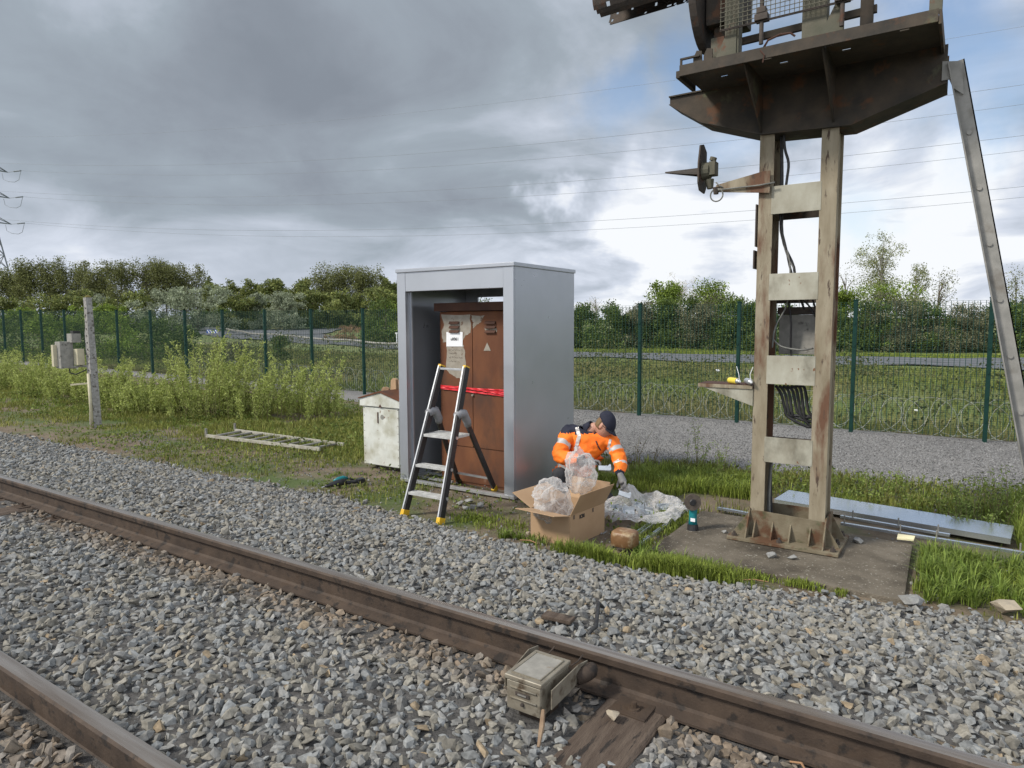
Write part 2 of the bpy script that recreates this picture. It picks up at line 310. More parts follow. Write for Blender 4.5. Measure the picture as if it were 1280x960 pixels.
def randrot(n, tilt=None):
    q = RNG.normal(size=(n, 4))
    if tilt is not None: q[:, 0] = RNG.normal(size=n); q[:, 3] = RNG.normal(size=n); q[:, 1:3] *= tilt
    q /= np.linalg.norm(q, axis=1)[:, None]; w, x, y, z = q.T
    return np.stack([1-2*(y*y+z*z), 2*(x*y-z*w), 2*(x*z+y*w), 2*(x*y+z*w), 1-2*(x*x+z*z), 2*(y*z-x*w), 2*(x*z-y*w), 2*(y*z+x*w), 1-2*(x*x+y*y)], -1).reshape(-1, 3, 3)
# smooth numpy noise
_tab = np.random.default_rng(3).random((256, 256))
def vn(x, y, s=1.0, o=0):
    x = np.asarray(x, float)*s+o*17.3+500; y = np.asarray(y, float)*s+o*9.1+500
    xi, yi = np.floor(x).astype(int), np.floor(y).astype(int); fx, fy = x-xi, y-yi; fx = fx*fx*(3-2*fx); fy = fy*fy*(3-2*fy)
    g = lambda a, b: _tab[a % 256, b % 256]
    return (g(xi, yi)*(1-fx)+g(xi+1, yi)*fx)*(1-fy)+(g(xi, yi+1)*(1-fx)+g(xi+1, yi+1)*fx)*fy
def fbm(x, y, s=1.0, o=0): return (vn(x, y, s, o)+.5*vn(x, y, s*2.1, o+1)+.25*vn(x, y, s*4.3, o+2))/1.75

# ------------------------------------------------------------------ terrain
def edge(x):   # outer foot of the ballast
    return np.interp(x, [-40, -9, -5.4, -3, -2, -1.35, -.4, .4, 8], [4.80, 4.80, 4.92, 4.5, 4.62, 4.78, 4.95, 5.1, 5.1])+.12*(fbm(x, 0*x, 1.6, 4)-.5)*2
def h(x, y):
    x = np.asarray(x, float); y = np.asarray(y, float)
    z = np.interp(y, [-6, .2, .86, .99, 1.25, 1.9, 2.5, 2.72, 2.8, 3.5, 4.75, 5.2, 8, 13.3, 16, 28], [-.2, -.11, -.11, -.125, -.17, -.165, -.20, -.19, -.10, -.15, -.40, -.40, -.42, -.50, -.62, -.55])
    w = np.clip((y-5)/1.5, 0, 1)
    z = z+w*.05*(fbm(x, y, .9, 2)-.5)
    z = z+np.clip((y-14)/3, 0, 1)*np.clip((60-y)/20, 0, 1)*.35*(fbm(x, y, .22, 5)-.5)
    z = z+.32*np.clip((-x-12)/25, 0, 1)*np.clip((y-6)/6, 0, 1)*np.clip((20-y)/5, 0, 1)
    z = z+.45*np.exp(-((y-21)/3.2)**2)*np.clip((x+30)/8, 0, 1)*np.clip((fbm(x, 0*y, .16, 31)-.25)*2, 0, 1)
    d = np.abs(x)*.556+np.maximum(y, 0)*.831
    z = z+np.where(y > 15, .034*np.clip(d-50, 0, 80), 0)
    return z
def hs(x, y): return float(h(x, y))
def grid(name, xs, ys, material, lift=0, label=None, kind='structure', mask=None):
    X, Y = np.meshgrid(xs, ys); Z = h(X, Y)+lift; V = np.stack([X, Y, Z], -1).reshape(-1, 3); nx, ny = len(xs), len(ys)
    i, j = np.meshgrid(np.arange(nx-1), np.arange(ny-1)); a = (j*nx+i).ravel(); Q = np.stack([a, a+1, a+1+nx, a+nx], -1)
    if mask is not None:
        c = V[Q].mean(1); Q = Q[mask(c[:, 0], c[:, 1])]
    o = raw(name, V, Q.ravel(), np.full(len(Q), 4), material, smooth=True); tag(o, kind=kind); return o
xs = np.concatenate([-np.geomspace(1500, 32, 26), np.arange(-31, 6, .35), np.geomspace(6.2, 700, 22)])
ys1 = np.concatenate([-np.geomspace(300, 6.5, 10), np.arange(-6, 14.3, .2)])
ys2 = np.concatenate([[14.2], np.arange(14.6, 60, .8), np.geomspace(61, 1800, 40)])
grid('ground', xs, ys1, M_ground)
grid('meadow', xs, ys2, M_field)
xb = np.arange(-34, 5, .16)
def strip(name, x, y0, y1, n, material, lift):
    V = []; 
    for k in range(n+1):
        yy = y0+(y1-y0)*k/n; V.append(np.stack([x, yy, h(x, yy)+lift], -1))
    V = np.concatenate(V); nx = len(x); i, j = np.meshgrid(np.arange(nx-1), np.arange(n)); a = (j*nx+i).ravel()
    Q = np.stack([a, a+1, a+1+nx, a+nx], -1)
    return tag(raw(name, V, Q.ravel(), np.full(len(Q), 4), material, smooth=True), kind='structure')
strip('ballast_bed', xb, np.full_like(xb, -3.0), edge(xb)-.03, 46, M_bed, .008)
gx = np.arange(-40, 9, .25)
def gnear(x): return np.interp(x, [-40, -16, -12, -8, -5.5, -4, -2, 0, .8, 9], [12.6, 12.2, 11.6, 9.9, 8.9, 8.3, 8.7, 9.1, 9.3, 9.6])+.35*(fbm(x, 0*x, 1.2, 9)-.5)
strip('gravel_path', gx, gnear(gx), np.full_like(gx, 13.75)+.25*(fbm(gx, 0*gx, .8, 11)-.5), 18, M_gravel, .012)

# road beyond the fence: right part nearly parallel to the track, sweeping away on the left
XY = lambda px, d: (at(px, 405, d).x, at(px, 405, d).y)
rc = [(60, 41.5, 9), (20, 40.6, 9), (2, 39.4, 9.2), (-6, 38.8, 8.5), (-14, 37.6, 7.2), (-22, 38.2, 5.5), (*XY(540, 52.5), 4.5), (*XY(500, 55.5), 4.5), (*XY(440, 60), 5.5), (*XY(380, 66), 8), (*XY(335, 75), 11), (*XY(292, 86), 11), (*XY(250, 97), 9), (*XY(200, 112), 8)]
def road(name, pts, material, lift=.07, sub=14, kind='structure'):
    P = np.array(pts, float); t = np.arange(len(P)); tt = np.linspace(0, len(P)-1, (len(P)-1)*sub+1)
    X = np.interp(tt, t, P[:, 0]); Y = np.interp(tt, t, P[:, 1]); Wd = np.interp(tt, t, P[:, 2])
    k = np.ones(sub)/sub; pad = lambda a: np.convolve(np.pad(a, sub//2, mode='edge'), k, 'same')[sub//2:-(sub//2)]
    X, Y = pad(X), pad(Y); dx, dy = np.gradient(X), np.gradient(Y); l = np.hypot(dx, dy); nx_, ny_ = -dy/l, dx/l
    V = []; m_ = 7
    for j in range(m_):
        o = (j/(m_-1)-.5)*Wd; xx, yy = X+nx_*o, Y+ny_*o; V.append(np.stack([xx, yy, h(xx, yy)+lift], -1))
    V = np.concatenate(V); n = len(X); i, j = np.meshgrid(np.arange(n-1), np.arange(m_-1)); a = (j*n+i).ravel(); Q = np.stack([a, a+1, a+1+n, a+n], -1)
    o = raw(name, V, Q.ravel(), np.full(len(Q), 4), material, smooth=True); tag(o, kind=kind); return X, Y, nx_, ny_, Wd
RX, RY, RNX, RNY, RW = road('road', rc, M_road)
road('side_road', [(*XY(325, 74), 12), (*XY(345, 80), 13), (*XY(368, 86), 11), (*XY(400, 90), 8), (*XY(440, 93), 6), (*XY(480, 95), 5)], M_road, .11)

# ------------------------------------------------------------------ rails
PROF = [(-.075, -.172), (.075, -.172), (.075, -.161), (.022, -.145), (.0085, -.135), (.0085, -.052), (.034, -.040), (.036, -.012), (.028, -.002), (.012, .0),
        (-.012, .0), (-.028, -.002), (-.036, -.012), (-.034, -.040), (-.0085, -.052), (-.0085, -.135), (-.022, -.145), (-.075, -.161)]
for yc, lab in ((2.65, 'rusty steel rail farther from the camera, carrying the small track box'), (1.137, 'rusty steel rail crossing the bottom left corner')):
    r = thing('steel_rail', lab, 'rail', (-2, yc, -.17))
    b = MB(); n = len(PROF); X0, X1 = -60, 6
    segs = list(np.linspace(X0, X1, 34)); vs = [(x, yc+p[0], p[1]) for x in segs for p in PROF]
    fs = [(i*n+j, i*n+(j+1) % n, (i+1)*n+(j+1) % n, (i+1)*n+j) for i in range(len(segs)-1) for j in range(n) if j not in (8, 9, 10)]
    b.add(vs, fs); b.build('rail_body', M_rail, r)
    b = MB(); tp = [PROF[8], PROF[9], PROF[10], PROF[11]]
    b.add([(x, yc+p[0], p[1]) for x in segs for p in tp], [(i*4+j, i*4+j+1, (i+1)*4+j+1, (i+1)*4+j) for i in range(len(segs)-1) for j in range(3)])
    b.build('running_surface', M_railtop, r, smooth=True)
# sleepers that show, with base plates
SL = [(-1.10, .135, -.162), (-7.02, .12, -.170), (-7.62, .12, -.175), (-6.42, .12, -.192), (-8.25, .12, -.18)]
for k, (xc, hw, zt) in enumerate(SL):
    lab = ['dark wooden sleeper bare of stones in front of the track box', 'brown wooden sleeper nearest left edge, half buried under far rail', 'sleeper second from the bare patch at the left edge',
           'sleeper end mostly buried in stones right of the left edge patch', 'sleeper farthest along the track at left edge'][k]
    t = thing('wooden_sleeper', lab, 'sleeper', (xc, 1.9, zt-.14), 'wooden sleepers under the track')
    b = MB(); nseg = 26; vs = []
    for i in range(nseg+1):
        y = .55+i*(2.62/nseg); w = hw+.006*(random.random()-.5); z = zt+.006*(random.random()-.5)
        if i in (0, nseg): w -= .01
        vs += [(xc-w, y, zt-.14), (xc-w, y, z-.012), (xc-w+.015, y, z), (xc, y, z+.003), (xc+w-.015, y, z), (xc+w, y, z-.012), (xc+w, y, zt-.14)]
    fs = [(i*7+j, i*7+(j+1) % 7, (i+1)*7+(j+1) % 7, (i+1)*7+j) for i in range(nseg) for j in range(7)]+[tuple(range(7)), tuple(range(nseg*7, nseg*7+7))]
    b.add(vs, fs); b.build('timber', M_sleeper, t)
    for yc in (2.65, 1.137):
        b = MB(); b.box(xc-.08, xc+.08, yc-.17, yc+.17, zt-.004, zt+.010); pl = b.build('base_plate', M_rail, t, bevel=.003)
        for yy in (yc-.115, yc+.115):
            b = MB(); b.cyl((xc+.01, yy, zt+.010), (xc+.01, yy, zt+.018), .026, .024, 14); b.cyl((xc+.01, yy, zt+.018), (xc+.01, yy, zt+.042), .013, .012, 6); b.build('screw', M_rail, pl)

# ------------------------------------------------------------------ ballast stones (uncountable)
def stone_variants(k, seed, npt=15):
    rs = np.random.default_rng(seed); out_ = []
    for _ in range(k):
        p = rs.normal(size=(npt, 3)); p /= np.linalg.norm(p, axis=1)[:, None]; p *= rs.uniform(.72, 1.0, (npt, 1))
        bm = bmesh.new()
        for q in p: bm.verts.new(q)
        r_ = bmesh.ops.convex_hull(bm, input=bm.verts); bmesh.ops.delete(bm, geom=[g for g in r_['geom_interior'] if isinstance(g, bmesh.types.BMVert)], context='VERTS')
        bmesh.ops.triangulate(bm, faces=bm.faces); bm.verts.ensure_lookup_table(); bm.verts.index_update()
        V = np.array([v.co[:] for v in bm.verts]); Fc = np.array([[v.index for v in f.verts] for f in bm.faces]); bm.free(); out_.append((V, Fc))
    return out_
SV = stone_variants(26, 5)
def stones(x0, x1, y0, y1, sp, smin, smax, zoff):
    gx_, gy_ = np.meshgrid(np.arange(x0, x1, sp), np.arange(y0, y1, sp)); x = gx_.ravel()+RNG.uniform(-.5, .5, gx_.size)*sp*1.1; y = gy_.ravel()+RNG.uniform(-.5, .5, gx_.size)*sp*1.1
    keep = y < edge(x)+RNG.normal(0, .05, len(x)); keep &= y > -.9
    # skip what the camera can not see (behind it or outside the frame)
    dx = x; dy = y; dep = dx*fw[0]+dy*fw[1]+1.6*.088; lat = dx*hr[0]+dy*hr[1]
    keep &= (dep > .6) & (np.abs(lat) < dep*.82+.5)
    x, y = x[keep], y[keep]
    return x, y, RNG.uniform(smin, smax, len(x)), np.full(len(x), zoff)
parts = [stones(-9.5, 2.5, -.9, 5.2, .036, .014, .025, -.006), stones(-9.5, 2.5, -.9, 5.2, .040, .018, .036, .006), stones(-9.5, 2.5, -.9, 5.2, .085, .026, .040, .014), stones(-32, -9.4, -.6, 5.2, .058, .022, .038, .012)]
x, y, s, zo = [np.concatenate([p[i] for p in parts]) for i in range(4)]
z = h(x, y)+zo+RNG.normal(0, .008, len(x))
for yc in (2.65, 1.137):
    d = np.abs(y-yc); k = d > .045+s*.75; x, y, s, z = x[k], y[k], s[k], z[k]; d = d[k]
    z = np.where((d < .12), np.minimum(z, (-.143 if yc > 2 else -.105)+RNG.uniform(-.012, .014, len(z))), z)
for xc, hw, zt in SL:
    lim = {-1.10: (2.10, 2.6), -7.02: (1.75, 2.6), -7.62: (1.7, 2.6), -6.42: (2.42, 2.6), -8.25: (1.9, 2.6)}[xc]
    inside = (np.abs(x-xc) < hw+.012+.02*np.sin(y*23)) & (y > lim[0]+.12*np.sin(x*60)) & (y < lim[1]); k = ~inside | (RNG.random(len(x)) < .012)
    x, y, s, z, inside = x[k], y[k], s[k], z[k], inside[k]; z = np.where(inside, zt+s*.6, z)
k = ~((x < -6.7) & (x > -8.6) & (y > 1.9) & (y < 2.56) & (RNG.random(len(x)) < .7)); x, y, s, z = x[k], y[k], s[k], z[k]
# trackside box footprint
q0_, q1_ = gz(633, 884, -.135), gz(676, 900, -.135); ea_ = q1_-q0_; ea_.z = 0; wa_ = ea_.length; ea_.normalize()
k = ~(((x-q0_.x)*ea_.x+(y-q0_.y)*ea_.y > -.01) & ((x-q0_.x)*ea_.x+(y-q0_.y)*ea_.y < wa_+.02) & (-(x-q0_.x)*ea_.y+(y-q0_.y)*ea_.x > -.015) & (-(x-q0_.x)*ea_.y+(y-q0_.y)*ea_.x < .24)); x, y, s, z = x[k], y[k], s[k], z[k]
k = ~((x > -2.06) & (x < -.26) & (y > 5.0)); x, y, s, z = x[k], y[k], s[k], z[k]
n = len(x)
g = RNG.uniform(.15, .26, n); tone = RNG.random(n)
c = np.stack([g*1.01, g*1.0, g*.945], -1)
c[tone < .30] *= np.array([.96, 1.0, 1.045]); c[(tone > .62)] *= np.array([1.07, 1.01, .90]); c[tone > .985] *= np.array([1.2, 1.0, .78]); c[(tone > .5) & (tone < .515)] *= 1.35
dr = np.minimum(np.abs(y-2.53), np.abs(y-1.02)); ru = np.clip(1.25-dr/.2, 0, 1)*np.clip(RNG.random(n)+.35, 0, 1)*(((y < 2.65) & (y > 2.2)) | (y < 1.13))
ru = np.maximum(ru, np.clip((1.1-y)/.25, 0, 1)*np.clip(RNG.random(n)*1.3-.1, 0, 1)*.9)
ru = ru[:, None]*.95; c = c*(1-ru)+ru*np.stack([g*.86, g*.66, g*.47], -1)
scl = np.stack([s*RNG.uniform(.9, 1.45, n), s*RNG.uniform(.7, 1.02, n), s*RNG.uniform(.42, .75, n)], -1)
bal = scatter('track_ballast', SV, np.stack([x, y, z], -1), randrot(n, .38), scl, c, M_stone); tag(bal, 'grey crushed stone ballast around the rails', 'ballast', kind='stuff')
# small grit on the path and on bare soil
ng = 60000; x = RNG.uniform(-9, 2.5, ng); y = gnear(x)+RNG.uniform(0, 1, ng)**1.7*(13.4-gnear(x)); k = (y < 13.6); x, y = x[k], y[k]
x2 = RNG.uniform(-1.9, 2.2, 9000); y2 = gnear(x2)-.45+RNG.normal(0, .28, 9000); s1 = RNG.uniform(.007, .016, len(x)); s2 = RNG.uniform(.010, .026, 9000)
x3 = RNG.uniform(-12, .5, 2600); y3 = RNG.uniform(4.6, 6.6, 2600); s3 = RNG.uniform(.005, .018, 2600)
x = np.concatenate([x, x2, x3]); y = np.concatenate([y, y2, y3]); s = np.concatenate([s1, s2, s3]); n = len(x)
gg = RNG.uniform(.09, .30, n); gg[len(s1):len(s1)+9000] *= .55; c = np.stack([gg, gg*.99, gg*.97], -1)
k = ~((x > -2.1) & (x < -.28) & (y > 5) & (y < 6.4)); 
tag(scatter('loose_grit', SV[:8], np.stack([x, y, h(x, y)+.012+s*.3], -1)[k], randrot(n)[k], np.stack([s, s*.9, s*.6], -1)[k], c[k], M_stone), 'fine grey grit on the path', 'grit', kind='stuff')
# single larger stones
def stone(px, py, z, sz, col, label, group='single stones lying about', sq=.62):
    V, Fc = SV[random.randrange(len(SV))]; p = gz(px, py, z); b = MB(Matrix.Translation(p+Vector((0, 0, sz*sq*.8))) @ Matrix.Rotation(random.random()*6, 4, 'Z') @ Matrix.Diagonal((sz*1.2, sz, sz*sq, 1)))
    b.add([tuple(v) for v in V], [tuple(f) for f in Fc])
    tag(b.build('stone', col), label, 'stone', group)
M_st1 = mat('grey stone', (.2, .2, .2), (.3, .3, .28), 30, .9, bump=.5); M_st2 = mat('pale tan stone', (.40, .34, .25), (.30, .26, .2), 25, .9, bump=.5)
stone(964, 697, -.36, .045, M_st1, 'small brown-grey stone on the slab in front of the mast base'); stone(990, 699, -.36, .035, M_st1, 'flat grey stone by a grass tuft on slab, right of the mast foot middle')
stone(1072, 679, -.36, .05, M_st1, 'grey stone on slab right behind the mast base gusset'); stone(906, 667, -.36, .03, M_st1, 'small stone on slab between the grinder and mast')
stone(1256, 766, -.38, .085, M_st2, 'pale tan stone at the right edge of the frame'); stone(1140, 757, -.37, .075, M_st1, 'large grey stone at the front right corner of the slab')
stone(662, 670, -.4, .04, M_st2, 'pale rounded stone beside the left corner of the cardboard box'); stone(652, 686, -.4, .05, M_st1, 'bluish grey stone just below the cardboard box')
for k, (a, b_) in enumerate(((576, 632), (586, 629), (592, 636), (601, 634), (583, 638))):
    stone(a, b_, -.4, .05, M_st1, 'grey stones heaped under the silver shelter sill', 'stones heaped under the shelter sill')
stone(766, 898, -.15, .032, M_st2, 'light stone resting on the bare dark sleeper')

# ================================================================== concrete slab and signal mast
b = MB(); b.add([(-2.06, 5.06, -.62), (-.27, 5.02, -.62), (-.30, 6.34, -.62), (-2.06, 6.38, -.62), (-2.06, 5.06, -.36), (-.27, 5.02, -.365), (-.30, 6.34, -.355), (-2.06, 6.38, -.35)],
               [(0, 3, 2, 1), (4, 5, 6, 7), (0, 1, 5, 4), (1, 2, 6, 5), (2, 3, 7, 6), (3, 0, 4, 7)])
o = b.build('concrete_slab', M_conc, bevel=.012); tag(o, 'stained concrete foundation slab under the signal mast', 'slab')
YF, YB = 5.80, 6.04            # front and back planes of the mast
mast = thing('signal_mast', 'tall rusty cream-painted steel signal mast on a bolted base', 'mast', (-1.17, 5.92, -.36))
XL0, XL1, XR0, XR1 = -1.465, -1.352, -1.005, -.882
for x0, x1 in ((XL0, XL1), (XR0, XR1)):
    b = MB(); t_ = .010; z0, z1 = -.335, 3.0
    b.box(x0, x1, YF, YF+t_, z0, z1); b.box(x0, x1, YB-t_, YB, z0, z1)           # flanges
    xm = x0+.02 if x0 < -1.2 else x1-.03
    b.box(xm, xm+.010, YF+t_, YB-t_, z0, z1)                                     # web
    b.build('mast_leg', M_mast, mast, bevel=.003)
for zt, zb in ((2.545, 2.325), (1.85, 1.637), (1.188, .955), (.515, .305)):
    b = MB(); b.box(XL1-.012, XR0+.012, YF-.0035, YF+.008, zb, zt)
    b.build('batten_plate', M_mastpale, mast, bevel=.002)
    b = MB(); b.box(XL1-.035, XR0+.035, YB-.004, YB+.007, zb-.02, zt-.03); b.build('rear_batten_plate', M_dark, mast, bevel=.002)
# base: front / rear plates with gussets on a foot plate
b = MB(); b.box(-1.61, -.755, 5.635, 6.205, -.352, -.325); b.build('foot_plate', M_mastbase, mast, bevel=.004)
b = MB(); b.prism([(-1.60, YF-.008, -.325), (-1.46, YF-.008, -.115), (-1.34, YF-.008, -.112), (-1.00, YF-.008, -.125), (-.885, YF-.008, -.13), (-.765, YF-.008, -.325)], (0, -.012, 0))
b.build('base_web_plate', M_mastbase, mast, bevel=.002)
b = MB(); b.prism([(-1.60, YB+.02, -.325), (-1.46, YB+.02, -.1), (-.885, YB+.02, -.1), (-.765, YB+.02, -.325)], (0, .012, 0)); b.build('base_web_plate', M_mastbase, mast, bevel=.002)
for xx in (-1.47, -.877):
    b = MB(); b.prism([(xx, 5.65, -.325), (xx, YF-.022, -.10), (xx, YB+.034, -.10), (xx, 6.19, -.325)], (.011, 0, 0)); b.build('base_gusset', M_mastbase, mast, bevel=.002)
for xx in (-1.42, -1.28, -1.14, -.99):
    b = MB(); b.prism([(xx, YF-.021, -.325), (xx, 5.70, -.325), (xx, 5.71, -.30), (xx, YF-.021, -.19)], (.011, 0, 0)); b.build('base_rib', M_mastbase, mast, bevel=.001)
for xx, yy in ((-1.56, 5.68), (-1.2, 5.68), (-.80, 5.68), (-.80, 6.16), (-1.56, 6.16), (-.80, 5.9)):
    b = MB(); b.cyl((xx, yy, -.325), (xx, yy, -.305), .022, n=6); b.cyl((xx, yy, -.305), (xx, yy, -.285), .011, n=8); b.build('anchor_bolt', M_dark, mast)
# side plates on the left leg, junction box inside, cables
for z0, z1, xo in ((2.08, 2.42, -1.492), (1.90, 2.05, -1.502)):
    b = MB(); b.box(xo, xo+.012, YF+.02, YF+.2, z0, z1); b.build('side_plate', M_dark, mast, bevel=.002)
b = MB(); b.box(-1.33, -1.02, YB+.012, YB+.20, 1.19, 1.52); jb = b.build('junction_box', M_greybox, mast, bevel=.006)
b = MB(); b.box(-1.345, -1.005, YB-.0, YB+.21, 1.523, 1.585); b.build('box_lid', M_dark, jb, bevel=.006)
def wob(p, q, n=9, amp=.012, sag=0):
    p, q = Vector(p), Vector(q); return [p.lerp(q, i/(n-1))+Vector((random.uniform(-amp, amp), random.uniform(-amp, amp), -sag*math.sin(math.pi*i/(n-1)))) for i in range(n)]
cab = [([(-1.30, 5.86, 3.05), (-1.285, 5.85, 2.85), (-1.25, 5.84, 2.72), (-1.265, 5.86, 2.58), (-1.30, 5.9, 2.3), (-1.285, 5.92, 2.1), (-1.20, 5.92, 1.9), (-1.19, 5.93, 1.7)], .011, M_cable),
       ([(-1.33, 5.88, 3.05), (-1.31, 5.87, 2.7), (-1.31, 5.88, 2.3), (-1.26, 5.9, 2.05), (-1.22, 5.93, 1.86), (-1.12, 5.97, 1.56)], .009, M_cable),
       ([(-1.32, 5.90, 3.05), (-1.30, 5.90, 2.5), (-1.31, 5.9, 2.2), (-1.23, 5.9, 1.95), (-1.24, 5.9, 1.62), (-1.32, 5.87, 1.42), (-1.335, 5.85, 1.25)], .007, M_greycable),
       ([(-1.345, 5.87, 1.33), (-1.27, 5.88, 1.26), (-1.12, 5.88, 1.235), (-1.03, 5.9, 1.25)], .008, M_greycable),
       ([(-1.27, 5.93, 1.8), (-1.22, 5.95, 1.5), (-1.22, 5.99, 1.25), (-1.20, 5.98, 1.1)], .009, M_cable),
       ([(-1.30, 5.9, 2.3), (-1.27, 5.9, 2.05), (-1.19, 5.9, 1.88)], .006, M_greycable),
       ([(-1.20, 5.93, 1.7), (-1.09, 5.95, 1.60), (-1.03, 5.96, 1.50)], .008, M_cable),
       ([(-1.08, 5.92, 1.72), (-1.05, 5.95, 1.62), (-1.02, 5.96, 1.52)], .008, M_cable),
       ([(-1.32, 5.9, .35), (-1.33, 5.88, 0), (-1.31, 5.86, -.3)], .010, M_greycable), ([(-1.335, 5.92, .32), (-1.345, 5.9, 0), (-1.33, 5.88, -.3)], .009, M_greycable),
       ([(-1.34, 5.94, .32), (-1.32, 5.92, -.1), (-1.29, 5.9, -.3)], .010, M_cable)]
for k in range(7):
    x_ = -1.27+k*.03; cab.append(([(x_-.05, 5.95, .93), (x_, 5.93, .86+.01*k), (x_+.03, 5.94, .74-.02*(k % 3)), (x_+.06, 5.95, .67+.01*(k % 4)), (-1.02, 5.97, .60+.05*(k % 3)), (-1.0, 6.0, .8)], .012, M_cable))
for pts, r_, m_ in cab:
    P = [Vector(p) for p in pts]; sm = []
    for i in range(len(P)-1):
        a, b0, c0, d0 = P[max(i-1, 0)], P[i], P[i+1], P[min(i+2, len(P)-1)]
        for t in (0, .25, .5, .75):
            sm.append(.5*((2*b0)+(c0-a)*t+(2*a-5*b0+4*c0-d0)*t*t+(3*b0-a-3*c0+d0)*t**3))
    sm.append(P[-1]); MB().tube(sm, r_, 6).build('cable', m_, mast, smooth=True)
# shelf bracket on the left side
b = MB(); b.box(-1.93, -1.47, YF-.02, YB, .905, .935); sh = b.build('side_shelf', M_mast, mast, bevel=.003)
b = MB(); b.box(-1.925, -1.475, YF-.012, YB-.01, .936, .939); b.build('shelf_top', M_rustd, sh)
b = MB(); b.prism([(-1.89, YF-.01, .905), (-1.466, YF-.01, .905), (-1.466, YF-.01, .765)], (0, .008, 0)); b.build('shelf_bracket', M_mastpale, sh); b = MB(); b.prism([(-1.89, YB-.02, .905), (-1.466, YB-.02, .905), (-1.466, YB-.02, .765)], (0, .008, 0)); b.build('shelf_bracket', M_mastpale, sh)
# head beam: two tapered cantilever webs with bottom flange, plus the forward platform
ZT = 3.385
outl = [(-2.225, ZT), (-2.225, ZT-.055), (-1.945, 3.14), (-1.45, 2.965), (-.80, 2.935), (-.205, 3.125), (-.205, ZT)]
for yy in (YF-.012, YB):
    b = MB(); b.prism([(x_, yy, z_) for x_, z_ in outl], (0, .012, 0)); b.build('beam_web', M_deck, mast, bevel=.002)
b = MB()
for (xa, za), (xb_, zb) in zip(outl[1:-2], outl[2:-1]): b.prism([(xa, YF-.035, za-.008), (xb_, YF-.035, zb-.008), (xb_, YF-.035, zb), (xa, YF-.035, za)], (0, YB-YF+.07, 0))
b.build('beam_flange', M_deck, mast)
b = MB(); 
nx_g, ny_g = 60, 28; hol = {(8, 9), (9, 9), (21, 3), (22, 3), (36, 3), (37, 3), (39, 8), (40, 8), (52, 3), (53, 3), (24, 8), (25, 8)}
gp = [(-1.93+1.685*i/nx_g, 5.225+(YB+.03-5.225)*j/ny_g, ZT+.001) for j in range(ny_g+1) for i in range(nx_g+1)]
b.add(gp, [(j*(nx_g+1)+i, j*(nx_g+1)+i+1, (j+1)*(nx_g+1)+i+1, (j+1)*(nx_g+1)+i) for j in range(ny_g) for i in range(nx_g) if (i, j) not in hol])
b.box(-2.23, -1.931, YF-.03, YB+.03, ZT+.001, ZT+.012)
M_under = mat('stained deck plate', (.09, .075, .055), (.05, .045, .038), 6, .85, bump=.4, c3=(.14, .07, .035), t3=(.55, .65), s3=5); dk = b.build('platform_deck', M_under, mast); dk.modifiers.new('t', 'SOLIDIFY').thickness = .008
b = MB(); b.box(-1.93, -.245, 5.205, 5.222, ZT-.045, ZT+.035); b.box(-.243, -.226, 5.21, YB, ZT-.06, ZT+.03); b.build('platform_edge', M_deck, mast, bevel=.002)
for xx in (-1.46, -.93):
    b = MB(); b.prism([(xx, 5.24, ZT), (xx, YF-.014, ZT), (xx, YF-.014, 2.97 if xx > -1.5 and xx < -.8 else 3.1), (xx, 5.24, ZT-.04)], (.012, 0, 0)); b.build('platform_bracket', M_deck, mast, bevel=.001)
b = MB(); b.bar((-1.95, 5.23, ZT-.02), (-1.95, 5.6, ZT-.02), .03, .05); b.build('platform_angle', M_deck, mast)
# stanchions, rails and mesh guard on the platform
for xx, w in ((-1.545, .10), (-.98, .16), (-.265, .07)):
    b = MB(); b.box(xx-w/2, xx+w/2, 5.235, 5.247, ZT+.013, 4.75); b.box(xx+w/2-.012, xx+w/2, 5.248, 5.33, ZT+.013, 4.75); b.build('stanchion', M_olive, mast, bevel=.002)
for xx in (-1.64, -.92):
    b = MB(); b.prism([(xx-.03, 5.226, ZT+.013), (xx+.13, 5.226, ZT+.013), (xx+.13, 5.226, ZT+.30), (xx+.09, 5.226, ZT+.26)], (0, .008, 0)); b.build('stanchion_gusset', M_olive, mast)
b = MB(); b.bar((-1.64, 5.45, 3.585), (-.62, 5.45, 3.60), .03, .05); b.bar((-1.64, 5.45, 4.1), (-.25, 5.45, 4.1), .03, .04); b.build('guard_rail', M_deck, mast)
b = MB(); b.box(-.72, -.64, 5.42, 5.46, 3.40, 4.5); b.build('rear_stanchion', M_deck, mast)
for xx, zt in ((-1.325, 3.44), (-.80, 3.44)):
    b = MB(); b.cyl((xx, 5.20, zt), (xx, 5.20, 4.7), .015, n=10); rod = b.build('clamped_rod', M_dark, mast)
    b = MB(); b.box(xx-.045, xx+.045, 5.17, 5.245, 3.60, 3.645); b.box(xx-.03, xx+.03, 5.175, 5.24, 3.65, 3.69); b.build('rod_clamp', M_dark, rod, bevel=.004)
b = MB(); zz0, zz1 = 3.595, 4.62
for i in range(28): xx = -1.615+i*.032; b.bar((xx, 5.19, zz0), (xx, 5.19, zz1), .004, .004, (0, 1, 0))
for i in range(33): z_ = zz0+i*.031; b.bar((-1.62, 5.186, z_), (-.735, 5.186, z_), .004, .004)
b.build('mesh_guard', M_olive, mast)
b = MB(); b.bar((-1.62, 5.19, zz0), (-.735, 5.19, zz0), .012, .012); b.build('guard_edge', M_dark, mast)
